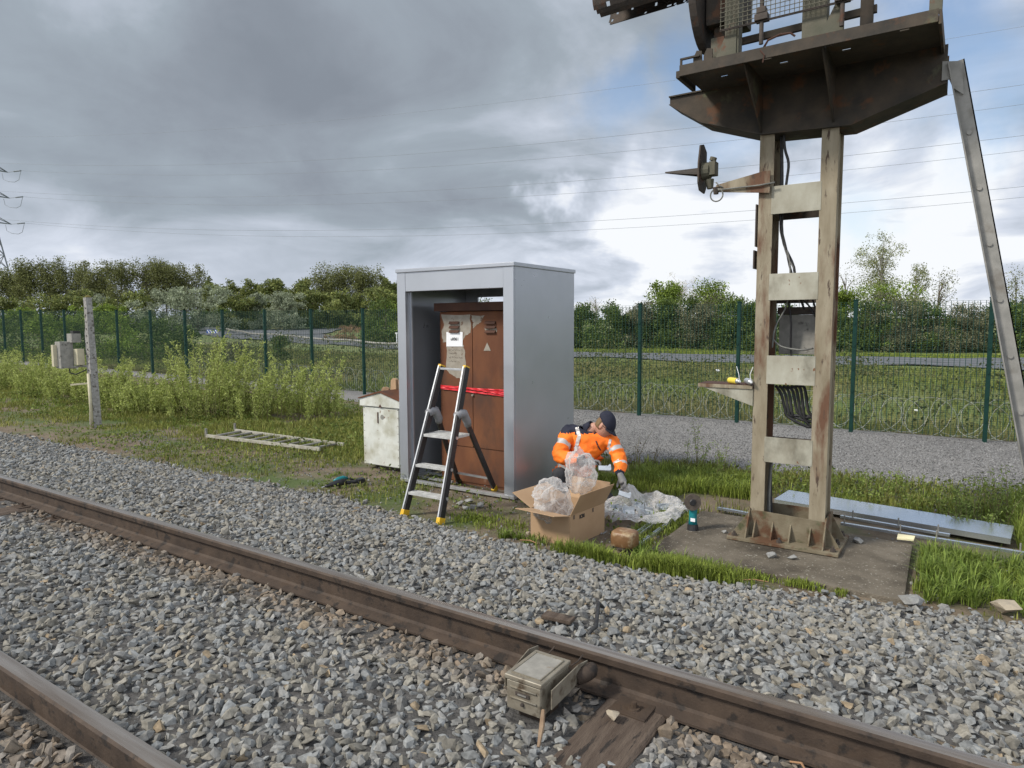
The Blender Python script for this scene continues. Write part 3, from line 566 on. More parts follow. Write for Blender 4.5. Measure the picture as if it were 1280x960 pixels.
# hinge lugs at the left platform corner
b = MB()
for xx in (-1.80, -1.72):
    b.prism([(xx-.035, 5.24, ZT+.013), (xx+.035, 5.24, ZT+.013), (xx+.03, 5.24, ZT+.12), (xx-.01, 5.24, ZT+.13), (xx-.035, 5.24, ZT+.08)], (0, .014, 0))
b.bar((-1.93, 5.23, ZT+.085), (-1.78, 5.23, ZT+.085), .02, .014); b.bar((-1.925, 5.23, ZT+.01), (-1.925, 5.23, ZT+.09), .02, .014); b.build('corner_bracket', M_deck, mast, bevel=.002)
b = MB(); b.tube([(-1.31, 5.22, 3.42), (-1.28, 5.21, 3.46), (-1.20, 5.21, 3.48), (-1.13, 5.21, 3.475), (-1.10, 5.22, 3.45)], .008, 5); b.tube([(-1.33, 5.205, 3.40), (-1.30, 5.2, 3.36), (-1.31, 5.2, 3.31)], .005, 5); b.build('bent_scrap', M_rustd, mast)

# main signal head: round backboard facing along the track (-X) with a long visor
sg = thing('signal_lamp', 'big round-backed signal head with long perforated visor on the platform', 'signal', (-1.75, 5.45, ZT+.013))
cx_, cy_, cz_ = -1.80, 5.42, 4.17; b = MB(); nn = 40; ring = [(cx_, cy_+.36*math.cos(2*math.pi*i/nn), cz_+.60*math.sin(2*math.pi*i/nn)) for i in range(nn)]
b.prism(ring, (.02, 0, 0)); b.build('backboard', M_dark, sg, bevel=.004)
b = MB(); ring = [(cx_-.035, cy_+.375*math.cos(2*math.pi*i/nn), cz_+.615*math.sin(2*math.pi*i/nn)) for i in range(nn)]; r2 = [(cx_+.02, p[1], p[2]) for p in ring]
b.add(ring+r2, [(i, (i+1) % nn, nn+(i+1) % nn, nn+i) for i in range(nn)]); rim = b.build('backboard_rim', M_dark, sg)
rim.modifiers.new('thick', 'SOLIDIFY').thickness = .008
b = MB(); b.box(-1.765, -1.50, 5.30, 5.60, 3.70, 4.55); b.box(-1.72, -1.58, 5.36, 5.52, 3.56, 3.70); b.build('lamp_housing', M_deck, sg, bevel=.02)
b = MB(); b.box(-1.72, -1.62, 5.30, 5.40, ZT+.013, 3.60); b.box(-1.76, -1.60, 5.28, 5.46, ZT+.013, ZT+.04); b.build('mounting_leg', M_olive, sg, bevel=.004)
# visor: part-cylinder, ragged with rust holes
vs, fs = [], []; na, nl = 26, 44; rs = random.Random(11)
for j in range(nl+1):
    for i in range(na+1):
        a = R(-60+300*i/na)-R(0); rr = .175
        vs.append((cx_-.03-.86*j/nl, cy_-.02+rr*math.cos(a), 4.155+rr*math.sin(a)-.02*j/nl))
holes = [(.86, 0), (.80, 3), (.74, 1), (.6, 2), (.5, 1), (.12, 1), (.07, 3)]
for j in range(nl):
    for i in range(na):
        ang = -60+300*(i+.5)/na; tt = j/nl
        cut = 190-max(0, (tt-.78)/.22)*60
        low = ang < 0 or ang > 180
        if low and tt > .80 and tt > .80+.2*min(1, (90-abs((ang % 360)-270))/-90+1.35): continue
        if low and tt < .30 and rs.random() < .30: continue
        if low and rs.random() < .035: continue
        fs.append((j*(na+1)+i, j*(na+1)+i+1, (j+1)*(na+1)+i+1, (j+1)*(na+1)+i))
b = MB(); b.add(vs, fs); vz = b.build('visor', M_dark, sg); vz.modifiers.new('t', 'SOLIDIFY').thickness = .004

# small side signal on a bracket arm
ss = thing('side_signal', 'small rusted signal lamp with pointed hood on an arm left of the mast', 'signal', (-1.34, 5.80, 2.56))
b = MB(); b.prism([(-1.815, 5.76, 2.545), (-1.37, 5.76, 2.49), (-1.37, 5.76, 2.665), (-1.43, 5.76, 2.665), (-1.80, 5.76, 2.60)], (0, .012, 0)); b.build('arm', M_mast, ss, bevel=.002)
b = MB(); b.tube([(-1.33, 5.75, 2.565), (-1.45, 5.745, 2.555), (-1.6, 5.745, 2.555), (-1.78, 5.745, 2.555)], .007, 6); cpts = [(-1.79+.052*math.cos(a_*.35), 5.745, 2.545-.0+.052*math.sin(a_*.35)-.03) for a_ in range(0, 19)]
b.tube(cpts, .006, 6); b.tube([(-1.80, 5.75, 2.62), (-1.77, 5.75, 2.59), (-1.74, 5.75, 2.57)], .006, 6); b.build('cable', M_greycable, ss, smooth=True)
b = MB(); hx = -1.915; b.prism([(hx, 5.70, 2.56), (hx, 5.66, 2.62), (hx, 5.66, 2.78), (hx, 5.70, 2.93), (hx, 5.78, 2.95), (hx, 5.86, 2.90), (hx, 5.86, 2.60), (hx, 5.82, 2.55)], (-.014, 0, 0)); b.build('backboard', M_dark, ss, bevel=.004)
b = MB(); b.cyl((-1.912, 5.76, 2.725), (-1.85, 5.76, 2.725), .075, .065, 14); b.box(-1.85, -1.80, 5.71, 5.81, 2.68, 2.79); b.cyl((-1.835, 5.76, 2.80), (-1.825, 5.76, 2.83), .03, n=8); b.cyl((-1.86, 5.76, 2.65), (-1.85, 5.76, 2.575), .04, .025, 10); b.build('lamp_body', M_olive, ss, bevel=.004)
b = MB(); b.cyl((-1.80, 5.76, 2.58), (-1.80, 5.76, 2.525), .03, .02, 8); b.build('arm_bolt', M_dark, ss)
b = MB(); vs = []; nn = 10
for i in range(nn+1):
    a = math.pi*i/nn; vs.append((-1.93, 5.76+.068*math.cos(a), 2.69+.068*math.sin(a)))
for i in range(nn+1):
    a = math.pi*i/nn; vs.append((-2.245, 5.76+.012*math.cos(a), 2.75+.012*math.sin(a)))
b.add(vs, [(i, i+1, nn+2+i, nn+1+i) for i in range(nn)]); hd = b.build('hood', M_dark, ss); hd.modifiers.new('t', 'SOLIDIFY').thickness = .004

# inclined strut from the platform end to the ground
st = thing('inclined_strut', 'long grey galvanised channel strut slanting down from the platform end', 'strut', (.62, 5.8, -.4))
p0, p1 = Vector((-.155, 5.80, 3.26)), Vector((.575, 5.80, -.42)); d = (p1-p0).normalized(); a = d.cross(Vector((0, 1, 0))).normalized()
if a.x < 0: a = -a
b = MB(); w = .098
b.prism([p0-a*w/2, p0+a*w/2, p1+a*w/2, p1-a*w/2], (0, .008, 0)); b.prism([p0-a*w/2, p0-a*(w/2-.008), p1-a*(w/2-.008), p1-a*w/2], (0, -.05, 0)); b.prism([p0+a*w/2, p0+a*(w/2-.008), p1+a*(w/2-.008), p1+a*w/2], (0, .055, 0))
b.build('channel', M_galv, st)
for i in range(10):
    c_ = p0.lerp(p1, .03+i*.105); b = MB(); b.cyl(c_+Vector((0, -.010, 0)), c_, .016, n=8); b.build('bolt', M_galv, st)
b = MB(); b.prism([(-.235, 5.79, 3.27), (-.12, 5.79, 3.25), (-.10, 5.79, 3.02), (-.165, 5.79, 3.08), (-.19, 5.79, 3.14), (-.235, 5.79, 3.14)], (0, -.012, 0)); b.build('end_bracket', M_galv, st)

# spray cans lying on the shelf
def spray(px, dx, colm, lab):
    base = gy(px, 470, 5.86); y0 = 5.84; z = .939+.026
    t = thing('spray_can', lab, 'spray can', (base.x, y0, .939), 'spray cans on the mast shelf')
    a = Vector((base.x-dx, y0+.05, z)); e = Vector((base.x, y0-.05, z+.002)); u = (e-a).normalized()
    MB().cyl(a, a+u*.13, .026, n=16).build('can_body', colm, t, bevel=.004, smooth=False)
    MB().tube([a+u*.13, a+u*.14, a+u*.15], [.025, .020, .012], 14).build('can_shoulder', M_alu, t, smooth=True)
    MB().cyl(a+u*.148, a+u*.165, .010, n=10).build('nozzle', M_signw, t)
    MB().tube([a+u*.16, a+u*.165+Vector((-.01, 0, .06)), a+u*.165+Vector((-.03 if dx > .06 else .012, 0, .125))], .003, 5).build('straw', M_signw, t)
spray(926, .10, mat('can yellow', (.75, .60, .08), rough=.35), 'yellow spray can lying on the rusty shelf, left one')
spray(940, .05, mat('can silver', (.45, .47, .50), rough=.3, metal=.5), 'silver spray can lying against the mast on the shelf')

# ================================================================== silver shelter around the rusty cabinet
X0, X1, Y0, Y1, Z0, Z1 = -5.515, -3.895, 5.855, 7.15, -.355, 2.045
sh = thing('steel_shelter', 'tall new silver metal shelter shell open at the front', 'shelter', (-4.7, 6.5, -.4))
b = MB(); b.box(X0, X0+.125, Y0, Y0+.03, Z0, Z1); b.box(X0+.10, X0+.125, Y0+.031, Y0+.10, Z0, Z1); b.box(X0+.125, X0+.15, Y0+.075, Y0+.10, Z0, Z1-.22); b.build('front_post', M_shell, sh, bevel=.004)
b = MB(); b.box(X1-.13, X1-.003, Y0, Y0+.03, Z0, Z1); b.box(X1-.13, X1-.105, Y0+.031, Y0+.10, Z0, Z1); b.build('front_post', M_shell, sh, bevel=.004)
b = MB(); b.box(X0+.127, X1-.132, Y0+.003, Y0+.03, 1.83, Z1); b.box(X0+.127, X1-.132, Y0+.031, Y0+.09, 1.83, 1.85); b.build('header_panel', M_shell, sh, bevel=.004)
b = MB(); b.box(X1-.02, X1, Y0+.031, Y1-.002, Z0, Z1); b.build('side_panel', M_shell, sh, bevel=.003)
b = MB(); b.box(X0, X0+.02, Y0+.031, Y1-.002, Z0, Z1); b.build('side_panel', M_shell, sh, bevel=.003)
b = MB(); b.box(X0+.021, -5.30, Y1-.02, Y1, Z0, Z1-.001); b.box(-5.298, X1-.021, Y1-.02, Y1, Z0, 1.66); b.box(-5.298, X1-.021, Y1-.02, Y1, 1.80, Z1-.001); b.build('back_panel', M_shell, sh)
b = MB(); b.prism([(X0-.012, Y0-.012, Z1+.001), (X1+.012, Y0-.012, Z1+.001), (X1+.012, Y1+.012, Z1+.001), (X0-.012, Y1+.012, Z1+.001)], (0, 0, .042)); b.build('roof', M_shell, sh, bevel=.006)
b = MB(); b.box(X0, X1, Y0-.006, Y0+.05, Z0-.035, Z0-.001); b.box(X0, X0+.05, Y0+.051, Y1, Z0-.035, Z0-.001); b.box(X1-.05, X1, Y0+.051, Y1, Z0-.035, Z0-.001); b.build('sill_frame', M_alu, sh, bevel=.003)
b = MB(); b.box(X0+.051, -4.9, Y0+.20, Y0+.235, Z0-.03, Z0-.005); b.box(X0+.051, -4.9, Y0+.42, Y0+.455, Z0-.03, Z0-.005); b.build('floor_rail', M_alu, sh)
for xx in (X0+.05, X1-.3, X1-.03):
    b = MB(); b.cyl((xx, Y0+.03, -.43), (xx, Y0+.03, Z0-.035), .015, n=8); b.build('levelling_foot', M_galv, sh)

rc_ = thing('rusty_cabinet', 'old orange-brown rusted trackside cabinet inside the silver shelter', 'cabinet', (-4.6, 6.4, -.4))
CY = 6.20; CX0, CX1 = -5.165, -4.02
b = MB(); b.box(CX0, CX1, CY, 6.80, -.42, 1.60); b.build('cabinet_body', M_rust, rc_, bevel=.004)
b = MB(); b.box(CX0-.05, CX1+.05, CY-.05, 6.86, 1.605, 1.70); b.build('cabinet_roof', M_rustd, rc_, bevel=.006)
xm = gy(592, 500, CY).x
for x0, x1, z0, z1 in ((CX0+.03, xm-.004, .04, 1.55), (xm+.004, CX1-.03, .04, 1.55)):
    b = MB(); b.box(x0, x1, CY-.012, CY-.001, z0, z1); dr_ = b.build('cabinet_door', M_rust, rc_, bevel=.003)
    cxv = x0+(.30 if x0 < -5 else .24); 
    if x0 > -5: cxv = gy(614, 405, CY).x
    else: cxv = gy(569, 405, CY).x
    for zz_ in (1.475, 1.425, 1.375):
        b = MB(); b.prism([(cxv-.075, CY-.013, zz_), (cxv+.075, CY-.013, zz_), (cxv+.07, CY-.035, zz_-.02), (cxv-.07, CY-.035, zz_-.02)], (0, 0, .012)); b.build('louvre', M_rustd, dr_)
b = MB(); b.box(CX0+.03, CX1-.03, CY-.010, CY-.001, -.38, .03); b.build('plinth_panel', M_rust, rc_, bevel=.003)
def flat(pxs, y, th, name, m_, par, jag=0):
    P = [gy(a_, c_, y) for a_, c_ in pxs]; b = MB(); b.prism([(p.x, y, p.z) for p in P], (0, -th, 0)); return b.build(name, m_, par)
def jagged(pts, amp=1.2, sub=4):
    o_ = []; rs = random.Random(5)
    for i in range(len(pts)):
        a_, c_ = pts[i], pts[(i+1) % len(pts)]
        for k in range(sub): t = k/sub; o_.append((a_[0]+(c_[0]-a_[0])*t+(rs.uniform(-amp, amp) if k else 0), a_[1]+(c_[1]-a_[1])*t+(rs.uniform(-amp, amp) if k else 0)))
    return o_
yd = CY-.0125
flat(jagged([(551.5, 393), (588, 393), (588, 416), (581, 421), (577, 428), (553.5, 428), (552, 414), (555, 405)], .9), yd, .0012, 'paint_patch', M_oldpaint, rc_)
flat(jagged([(589, 394), (606, 394), (601, 403), (595, 407), (591, 411), (592, 403), (590, 400)], .8), yd, .0012, 'paint_patch', M_oldpaint, rc_)
flat(jagged([(558, 431), (580, 431), (581, 445), (584, 462), (576, 474), (567, 470), (558, 462)], .9), yd, .0012, 'paint_patch', M_oldpaint, rc_)
flat([(604.5, 438.5), (609, 428), (613.5, 438.5)], yd-.003, .001, 'warning_triangle', M_oldpaint, rc_)
flat(jagged([(605, 410), (621, 410), (621, 415), (607, 416)], .5), yd, .0012, 'paint_patch', M_oldpaint, rc_)
pp = flat([(558, 415), (578.3, 415), (578.3, 433), (558, 433)], yd-.003, .001, 'paper_label', M_paper, rc_)
def text(s_, size, M, name, m_, par, bold=0):
    cu = bpy.data.curves.new(name, 'FONT'); cu.body = s_; cu.size = size; cu.align_x = 'CENTER'; cu.align_y = 'CENTER'; cu.offset = bold; cu.extrude = .0004
    o_ = bpy.data.objects.new(name, cu); COL.objects.link(o_); dg = bpy.context.evaluated_depsgraph_get(); me = bpy.data.meshes.new_from_object(o_.evaluated_get(dg)); bpy.data.objects.remove(o_)
    me.transform(Matrix.Translation(-ORG[par.name]) @ M); me.name = name; return link(name, me, m_, par)
c_ = gy(568.3, 424, yd-.006); text('u0061', .048, Matrix.Translation((c_.x, yd-.0055, c_.z)) @ Matrix.Rotation(R(90), 4, 'X'), 'lettering', M_ink, pp, .0012)
b = MB(); rs = random.Random(4)
for row, (pxa, pxb, pyy) in enumerate(((561, 578, 437.5), (561, 571, 441.5), (561, 578, 446.5), (562, 570, 451.5))):
    a_ = gy(pxa, pyy, yd).x; e_x = gy(pxb, pyy, yd).x; zc = gy(pxa, pyy, yd).z; x_ = a_
    while x_ < e_x:
        b.bar((x_, yd-.0022, zc+rs.uniform(-.008, .008)), (x_+.014, yd-.0022, zc+rs.uniform(-.010, .010)), .0008, .0035, (0, 0, 1)); x_ += rs.uniform(.008, .024)
b.build('handwriting', M_faint, rc_)
b = MB(); c_ = gy(591.5, 494, yd); b.cyl((c_.x, yd, c_.z), (c_.x, yd-.02, c_.z), .016, .012, 12); b.build('lock_knob', M_oldpaint, rc_, bevel=.003)
# tape
tp = thing('red_tape', 'shiny red plastic tape wound around the rusty cabinet', 'tape', (-4.6, 6.18, .75))
for k, (pa, pb, yy, hh) in enumerate((((551, 482.5), (630, 490), .022, .030), ((551, 485), (630, 494.5), .028, .022), ((551, 484), (630, 487.5), .034, .014), ((571, 483), (630, 493), .040, .016))):
    A = gy(*pa, CY-yy); B_ = gy(*pb, CY-yy); n_ = 24; vs = []
    for i in range(n_+1):
        p = A.lerp(B_, i/n_); tw = math.sin(i*.9+k)*.2; vs += [(p.x, CY-yy-.003*math.sin(i*1.3+k*2), p.z+hh/2*(1-abs(tw))), (p.x, CY-yy+.003*math.cos(i*1.7+k), p.z-hh/2*(1-abs(tw)*.5))]
    b = MB(); b.add(vs, [(2*i, 2*i+1, 2*i+3, 2*i+2) for i in range(n_)]); q = b.build('tape_strand', M_red, tp); q.modifiers.new('t', 'SOLIDIFY').thickness = .0012
b = MB(); A = gy(551, 484, CY-.02); b.bar((A.x-.002, CY-.02, A.z), (A.x-.004, 6.8, A.z+.01), .003, .04, (0, 0, 1)); b.build('tape_strand', M_red, tp)

# ================================================================== step ladder
G = lambda px, py: gz(px, py, hs(gz(px, py, -.4).x, gz(px, py, -.4).y))
ld = thing('step_ladder', 'black and yellow folding step ladder standing before the rusty cabinet', 'ladder', G(540, 640))
FL, FR = G(505, 645), G(550, 656); TL = gy(554.5, 457.5, (FL.y+FR.y)/2+.52); TR = gy(580.5, 459.5, (FL.y+FR.y)/2+.46); TL.y = TR.y = (TL.y+TR.y)/2
RLf = gz(574, 604, -.40); RRf = gz(619, 613, -.36)
def lerp(a, b_, t): return a.lerp(b_, t)
for A, T in ((FL, TL), (FR, TR)):
    s_dir = (T-A).normalized(); b = MB(); A2 = A+s_dir*.02
    b.bar(A2, T, .036, .070, (0, -1, .3)); fr = b.build('front_rail', M_black, ld, bevel=.004)
    sd_ = Vector((0, -1, 0)); nrm = (sd_-s_dir*sd_.dot(s_dir)).normalized(); b = MB(); b.bar(A2+nrm*.0365+Vector((-.010, 0, 0)), T+nrm*.0365+Vector((-.010, 0, 0)), .014, .004, nrm); b.build('rail_edge', M_alu, fr)
    MB().bar(A+s_dir*-.01, A+s_dir*.065, .042, .086, (0, -1, .3)).build('foot', M_yellow, ld, bevel=.006)
    MB().bar(T-s_dir*.012, T+s_dir*.014, .034, .076, (0, -1, .3)).build('rail_cap', M_yellow, ld, bevel=.006)
JL, JR = lerp(FL, TL, .66)+Vector((0, .06, 0)), lerp(FR, TR, .66)+Vector((0, .06, 0))
for J, Rf in ((JL, RLf), (JR, RRf)):
    J2 = J+Vector((.0, .07, -.03)); MB().bar(J2, Rf, .026, .055, (0, 1, .3)).build('rear_rail', M_black, ld, bevel=.004)
    MB().tube([J+Vector((0, -.075, .03)), J+Vector((0, -.03, .05)), J+Vector((0, .03, .045)), J2+Vector((0, .02, -.01)), J2+(Rf-J2).normalized()*.07], [.040, .046, .046, .04, .036], 12).build('hinge_joint', M_greyp, ld, smooth=True)
    d_ = (Rf-J2).normalized(); MB().bar(Rf-d_*.06, Rf+d_*.01, .038, .07, (0, 1, .3)).build('foot', M_yellow if J is JR else M_black, ld, bevel=.005)
MB().bar(lerp(JL, RLf, .83)+Vector((0, .03, 0)), lerp(JR, RRf, .83)+Vector((0, .03, 0)), .03, .02).build('rear_brace', M_alu, ld, bevel=.003)
MB().bar(lerp(FL, TL, .985)+Vector((0, -.02, 0)), lerp(FR, TR, .985)+Vector((0, -.02, 0)), .03, .02).build('top_bar', M_alu, ld, bevel=.003)
for t, dep in ((.165, .085), (.345, .085), (.545, .27)):
    A, B_ = lerp(FL, TL, t), lerp(FR, TR, t); A = A+Vector((.012, -.03, 0)); B_ = B_+Vector((-.012, -.03, 0)); B_.z = A.z = (A.z+B_.z)/2; B_.y = A.y = (A.y+B_.y)/2
    b = MB(); b.prism([A, B_, B_+Vector((0, dep, 0)), A+Vector((0, dep, 0))], (0, 0, -.026)); tr_ = b.build('tread' if t < .5 else 'standing_platform', M_tread, ld, bevel=.003)
    b = MB()
    for k in range(3 if t < .5 else 8): yk = A.y+.02+k*.028; b.box(A.x+.01, B_.x-.01, yk, yk+.012, A.z+.001, A.z+.004)
    b.build('grip_rib', M_tread, tr_)
    for q in (A, B_):
        if t < .5 or q is B_: MB().cyl((q.x+(.03 if q is B_ else -.03), q.y+.03, q.z-.012), (q.x+(.036 if q is B_ else -.036), q.y+.03, q.z-.012), .016, n=12).build('rivet', M_alu, ld)
s_dir = (TR-FR).normalized(); Mx = Matrix.Identity(4); xax = s_dir; zax = Vector((1, 0, 0)); zax = (zax-xax*zax.dot(xax)).normalized(); yax = zax.cross(xax)
ctr = lerp(FR, TR, .845)+zax*.0165
for i in range(3): Mx[i][0], Mx[i][1], Mx[i][2], Mx[i][3] = xax[i], yax[i], zax[i], ctr[i]
text('centaure', .052, Mx, 'lettering', M_yellow, ld, .0012)

# ================================================================== little white cabinet with gable roof
wc = thing('white_cabinet', 'small white metal cabinet with rust-edged gable roof, left of the silver shelter', 'cabinet', (-6.2, 6.5, -.4))
WY = 6.22; a0 = gy(455.5, 578, WY); a1 = gy(500.8, 587, WY); wx0, wx1 = a0.x, a1.x; wz0 = (a0.z+a1.z)/2; ze = gy(455, 506.5, WY).z; zp = gy(477, 490.5, WY).z; zb_ = gy(455, 506, WY).z
b = MB(); b.box(wx0, wx1+.0, WY, WY+.62, wz0, ze-.01); b.build('cabinet_body', M_white, wc, bevel=.004)
b = MB(); b.box(wx0+.025, wx1-.01, WY-.012, WY-.001, wz0+.01, ze-.015); dd = b.build('cabinet_door', M_white, wc, bevel=.004)
c_ = gy(472.5, 522, WY-.013); b = MB(); b.box(c_.x-.008, c_.x+.008, WY-.02, WY-.0125, c_.z-.07, c_.z+.07); b.build('lock_slot', M_rustd, dd)
b = MB()
for i in range(9): b.cyl((wx0+.035, WY-.016, wz0+.04+i*.10), (wx0+.035, WY-.0125, wz0+.04+i*.10), .005, n=6); b.cyl((wx1-.02, WY-.016, wz0+.04+i*.10), (wx1-.02, WY-.0125, wz0+.04+i*.10), .005, n=6)
b.build('rivet', M_rustd, dd)
c2 = gy(477, 521.5, WY-.013); b = MB(); b.cyl((c2.x+.01, WY-.014, c2.z), (c2.x+.01, WY-.0125, c2.z), .032, n=16); b.build('round_mark', M_greybox, dd)
xp = gy(477, 489, WY).x; elz = gy(451.5, 498, WY).z
b = MB(); b.prism([(wx0-.03, WY-.03, ze-.0), (wx1+.03, WY-.03, ze), (wx1+.03, WY-.03, elz), (xp+.04, WY-.03, zp-.01), (xp-.04, WY-.03, zp-.01), (wx0-.03, WY-.03, elz)], (0, .02, 0)); b.build('gable', M_white, wc, bevel=.002)
b = MB(); b.prism([(wx0-.045, WY-.045, elz+.002), (xp, WY-.045, zp+.0), (wx1+.045, WY-.045, elz+.002), (wx1+.045, WY-.045, elz+.016), (xp, WY-.045, zp+.02), (wx0-.045, WY-.045, elz+.016)], (0, .74, 0)); b.build('cabinet_roof', M_rust, wc)
b = MB(); b.box(wx0+.10, wx1-.0, WY+.10, WY+.55, -.46, wz0-.001); b.build('plinth', M_conc, wc)
b = MB(); b.prism([(xp-.03, WY-.034, ze-.005), (xp+.03, WY-.034, ze-.005), (xp, WY-.034, ze+.035)], (0, .003, 0)); b.build('drip_notch', M_rustd, wc)
for k, (px, py, w, hh, lab, mm) in enumerate(((480, 486, .10, .085, 'small torn cardboard scrap on the ridge of the white cabinet roof', M_card), (491, 484, .10, .16, 'taller torn cardboard piece on white cabinet roof beside the shelter', M_card), (499, 482, .05, .15, 'cardboard piece standing hard against the shelter post on the white cabinet roof', M_cardin))):
    c_ = gy(px, py, WY+.25); zr = zp+.015-(abs(c_.x-xp))/(wx1+.045-xp)*(zp-elz); b = MB(Matrix.Translation((c_.x, WY+.25, zr)) @ Matrix.Rotation(.4-k*.5, 4, 'Z') @ Matrix.Rotation(.25*(1-k), 4, 'Y'))
    b.prism([(-w/2, 0, 0), (w/2, .01, 0), (w/2*.9, .01, hh*.9), (0, 0, hh), (-w/2*.8, 0, hh*.8)], (0, .05, 0)); tag(b.build('cardboard_scrap', mm, bevel=.003), lab, 'cardboard', 'cardboard scraps on the cabinet roof')

# ================================================================== concrete post with boxes, left
pb = G(120, 534); pd = float((np.array(pb)-CP)@fw); ptop = at(109.5, 372, pd); cp = thing('concrete_post', 'speckled old concrete post with moss on top, left foreground verge', 'post', pb)
b = MB(); n_ = 14; vs = []
for i in range(n_+1):
    t = i/n_; c_ = pb.lerp(ptop, t)+Vector((0, 0, -.1 if i == 0 else 0)); w = .082-.030*t; w2 = .07-.02*t
    j_ = lambda: random.uniform(-.006, .006)
    vs += [c_+Vector((-w+j_(), -w2+j_(), 0)), c_+Vector((w+j_(), -w2+j_(), 0)), c_+Vector((w+j_(), w2, 0)), c_+Vector((-w, w2, 0))]
b.add(vs, [(i*4+j, i*4+(j+1) % 4, i*4+4+(j+1) % 4, i*4+4+j) for i in range(n_) for j in range(4)]+[(3, 2, 1, 0), (n_*4, n_*4+1, n_*4+2, n_*4+3)]); b.build('post_body', M_postc, cp, bevel=.006)
b = MB()
for i in range(17):
    t = .07+i*.053; c_ = pb.lerp(ptop, t); b.cyl(c_+Vector((.01, -.076+.02*t, 0)), c_+Vector((.01, -.080+.02*t, 0)), .013, n=8)
b.build('bolt_hole', M_ink, cp)
V_, F_ = SV[3]; b = MB(Matrix.Translation(ptop+Vector((0, 0, .01))) @ Matrix.Diagonal((.065, .065, .04, 1))); b.add([tuple(v) for v in V_], [tuple(f) for f in F_]); b.build('moss_cap', M_moss, cp)
MB().tube([at(115.5, 534, pd-.1), at(113, 500, pd-.1), at(110.5, 467, pd-.1)], .028, 8).build('cable_pipe', M_cream, cp, smooth=True)
def pbox(name, x0, y0, x1, y1, dd_, th, m_, par):
    A = at(x0, y0, dd_); B_ = at(x1, y1, dd_); b = MB(); b.box(min(A.x, B_.x), max(A.x, B_.x), A.y-th/2, A.y+th/2, B_.z, A.z); return b.build(name, m_, par, bevel=.006)
eb = pbox('equipment_box', 76.5, 427, 91, 460, pd, .22, M_greybox, cp); pbox('box_front', 71, 431, 76, 458, pd-.05, .20, M_cream, cp)
pbox('equipment_box', 89, 417, 104, 428, pd+.05, .16, M_greybox, cp); pbox('box_lid', 92, 413.5, 101, 416.8, pd+.05, .12, M_ink, cp)
pbox('cream_box', 96, 436, 107, 456, pd, .12, M_cream, cp)
MB().tube([at(78, 459, pd), at(92, 459.5, pd), at(100, 457.5, pd), at(110, 458, pd)], .022, 6).build('bracket_arm', M_greybox, cp)
MB().tube([at(87, 461, pd), at(87.5, 466, pd), at(95, 468, pd), at(108, 462, pd)], .012, 6).build('loose_cable', M_cable, cp)
MB().bar(at(88.5, 481, pd), at(110, 479, pd), .03, .03).build('step_iron', M_cream, cp)

# ================================================================== white ladder lying in the grass
P1, P2, P3, P4 = G(258, 551), G(400, 569), G(294, 544), G(430, 563)
wl = thing('lying_ladder', 'weathered white wooden-railed ladder lying flat on the verge', 'ladder', P1)
for k in (P1, P2, P3, P4): k.z = -.33
for A, B_ in ((P1, P2), (P3, P4)): MB().bar(A, B_, .025, .05).build('side_rail', mat('weathered white paint', (.42, .40, .34), (.30, .285, .23), 9, .8, c3=(.2, .17, .12), t3=(.6, .7)), wl, bevel=.004)
for i in range(9): t = .06+i*.11; MB().bar(P1.lerp(P2, t), P3.lerp(P4, t), .05, .025).build('rung', M_galv, wl, bevel=.004)
for A in (P1, P3): MB().bar(A, A+Vector((0, 0, .12)), .03, .03).build('end_hook', M_galv, wl, bevel=.003)

# ================================================================== cordless drill on the grass
dl = G(430, 609); dl.z += .015; D0 = thing('cordless_drill', 'black and teal cordless drill lying on the muddy grass', 'drill', dl)
ax = (G(452, 604)-G(404, 611)).normalized(); ax.z = 0; ax.normalize(); sd2 = Vector((ax.y, -ax.x, 0))
if sd2.y > 0: sd2 = -sd2
def dp(a_, s_, z_): return dl+ax*a_+sd2*s_+Vector((0, 0, z_))
MB().tube([dp(-.235, .02, .03), dp(-.20, .02, .035), dp(-.16, .02, .04), dp(-.10, .015, .045), dp(-.04, 0, .05), dp(.02, 0, .055)], [.010, .024, .028, .036, .042, .038], 12).build('drill_body', M_black, D0, smooth=True)
MB().tube([dp(-.12, 0, .075), dp(-.06, -.01, .085), dp(.0, -.01, .09), dp(.05, -.02, .08)], [.014, .026, .028, .018], 10).build('teal_housing', M_teal, D0, smooth=True)
MB().tube([dp(-.02, .0, .04), dp(.06, .01, .035), dp(.12, .015, .035), dp(.17, .02, .035)], [.026, .021, .021, .026], 10).build('grip', M_black, D0, smooth=True)
MB().bar(dp(.15, .02, .035), dp(.235, .02, .045), .085, .055).build('battery', M_black, D0, bevel=.01)
MB().tube([dp(-.27, .02, .025), dp(-.235, .02, .03)], [.006, .006], 8).build('drill_bit', M_alu, D0)
MB().tube([dp(.02, -.05, .07), dp(.08, -.05, .065), dp(.13, -.03, .05)], .012, 8).build('side_handle', M_black, D0, smooth=True)

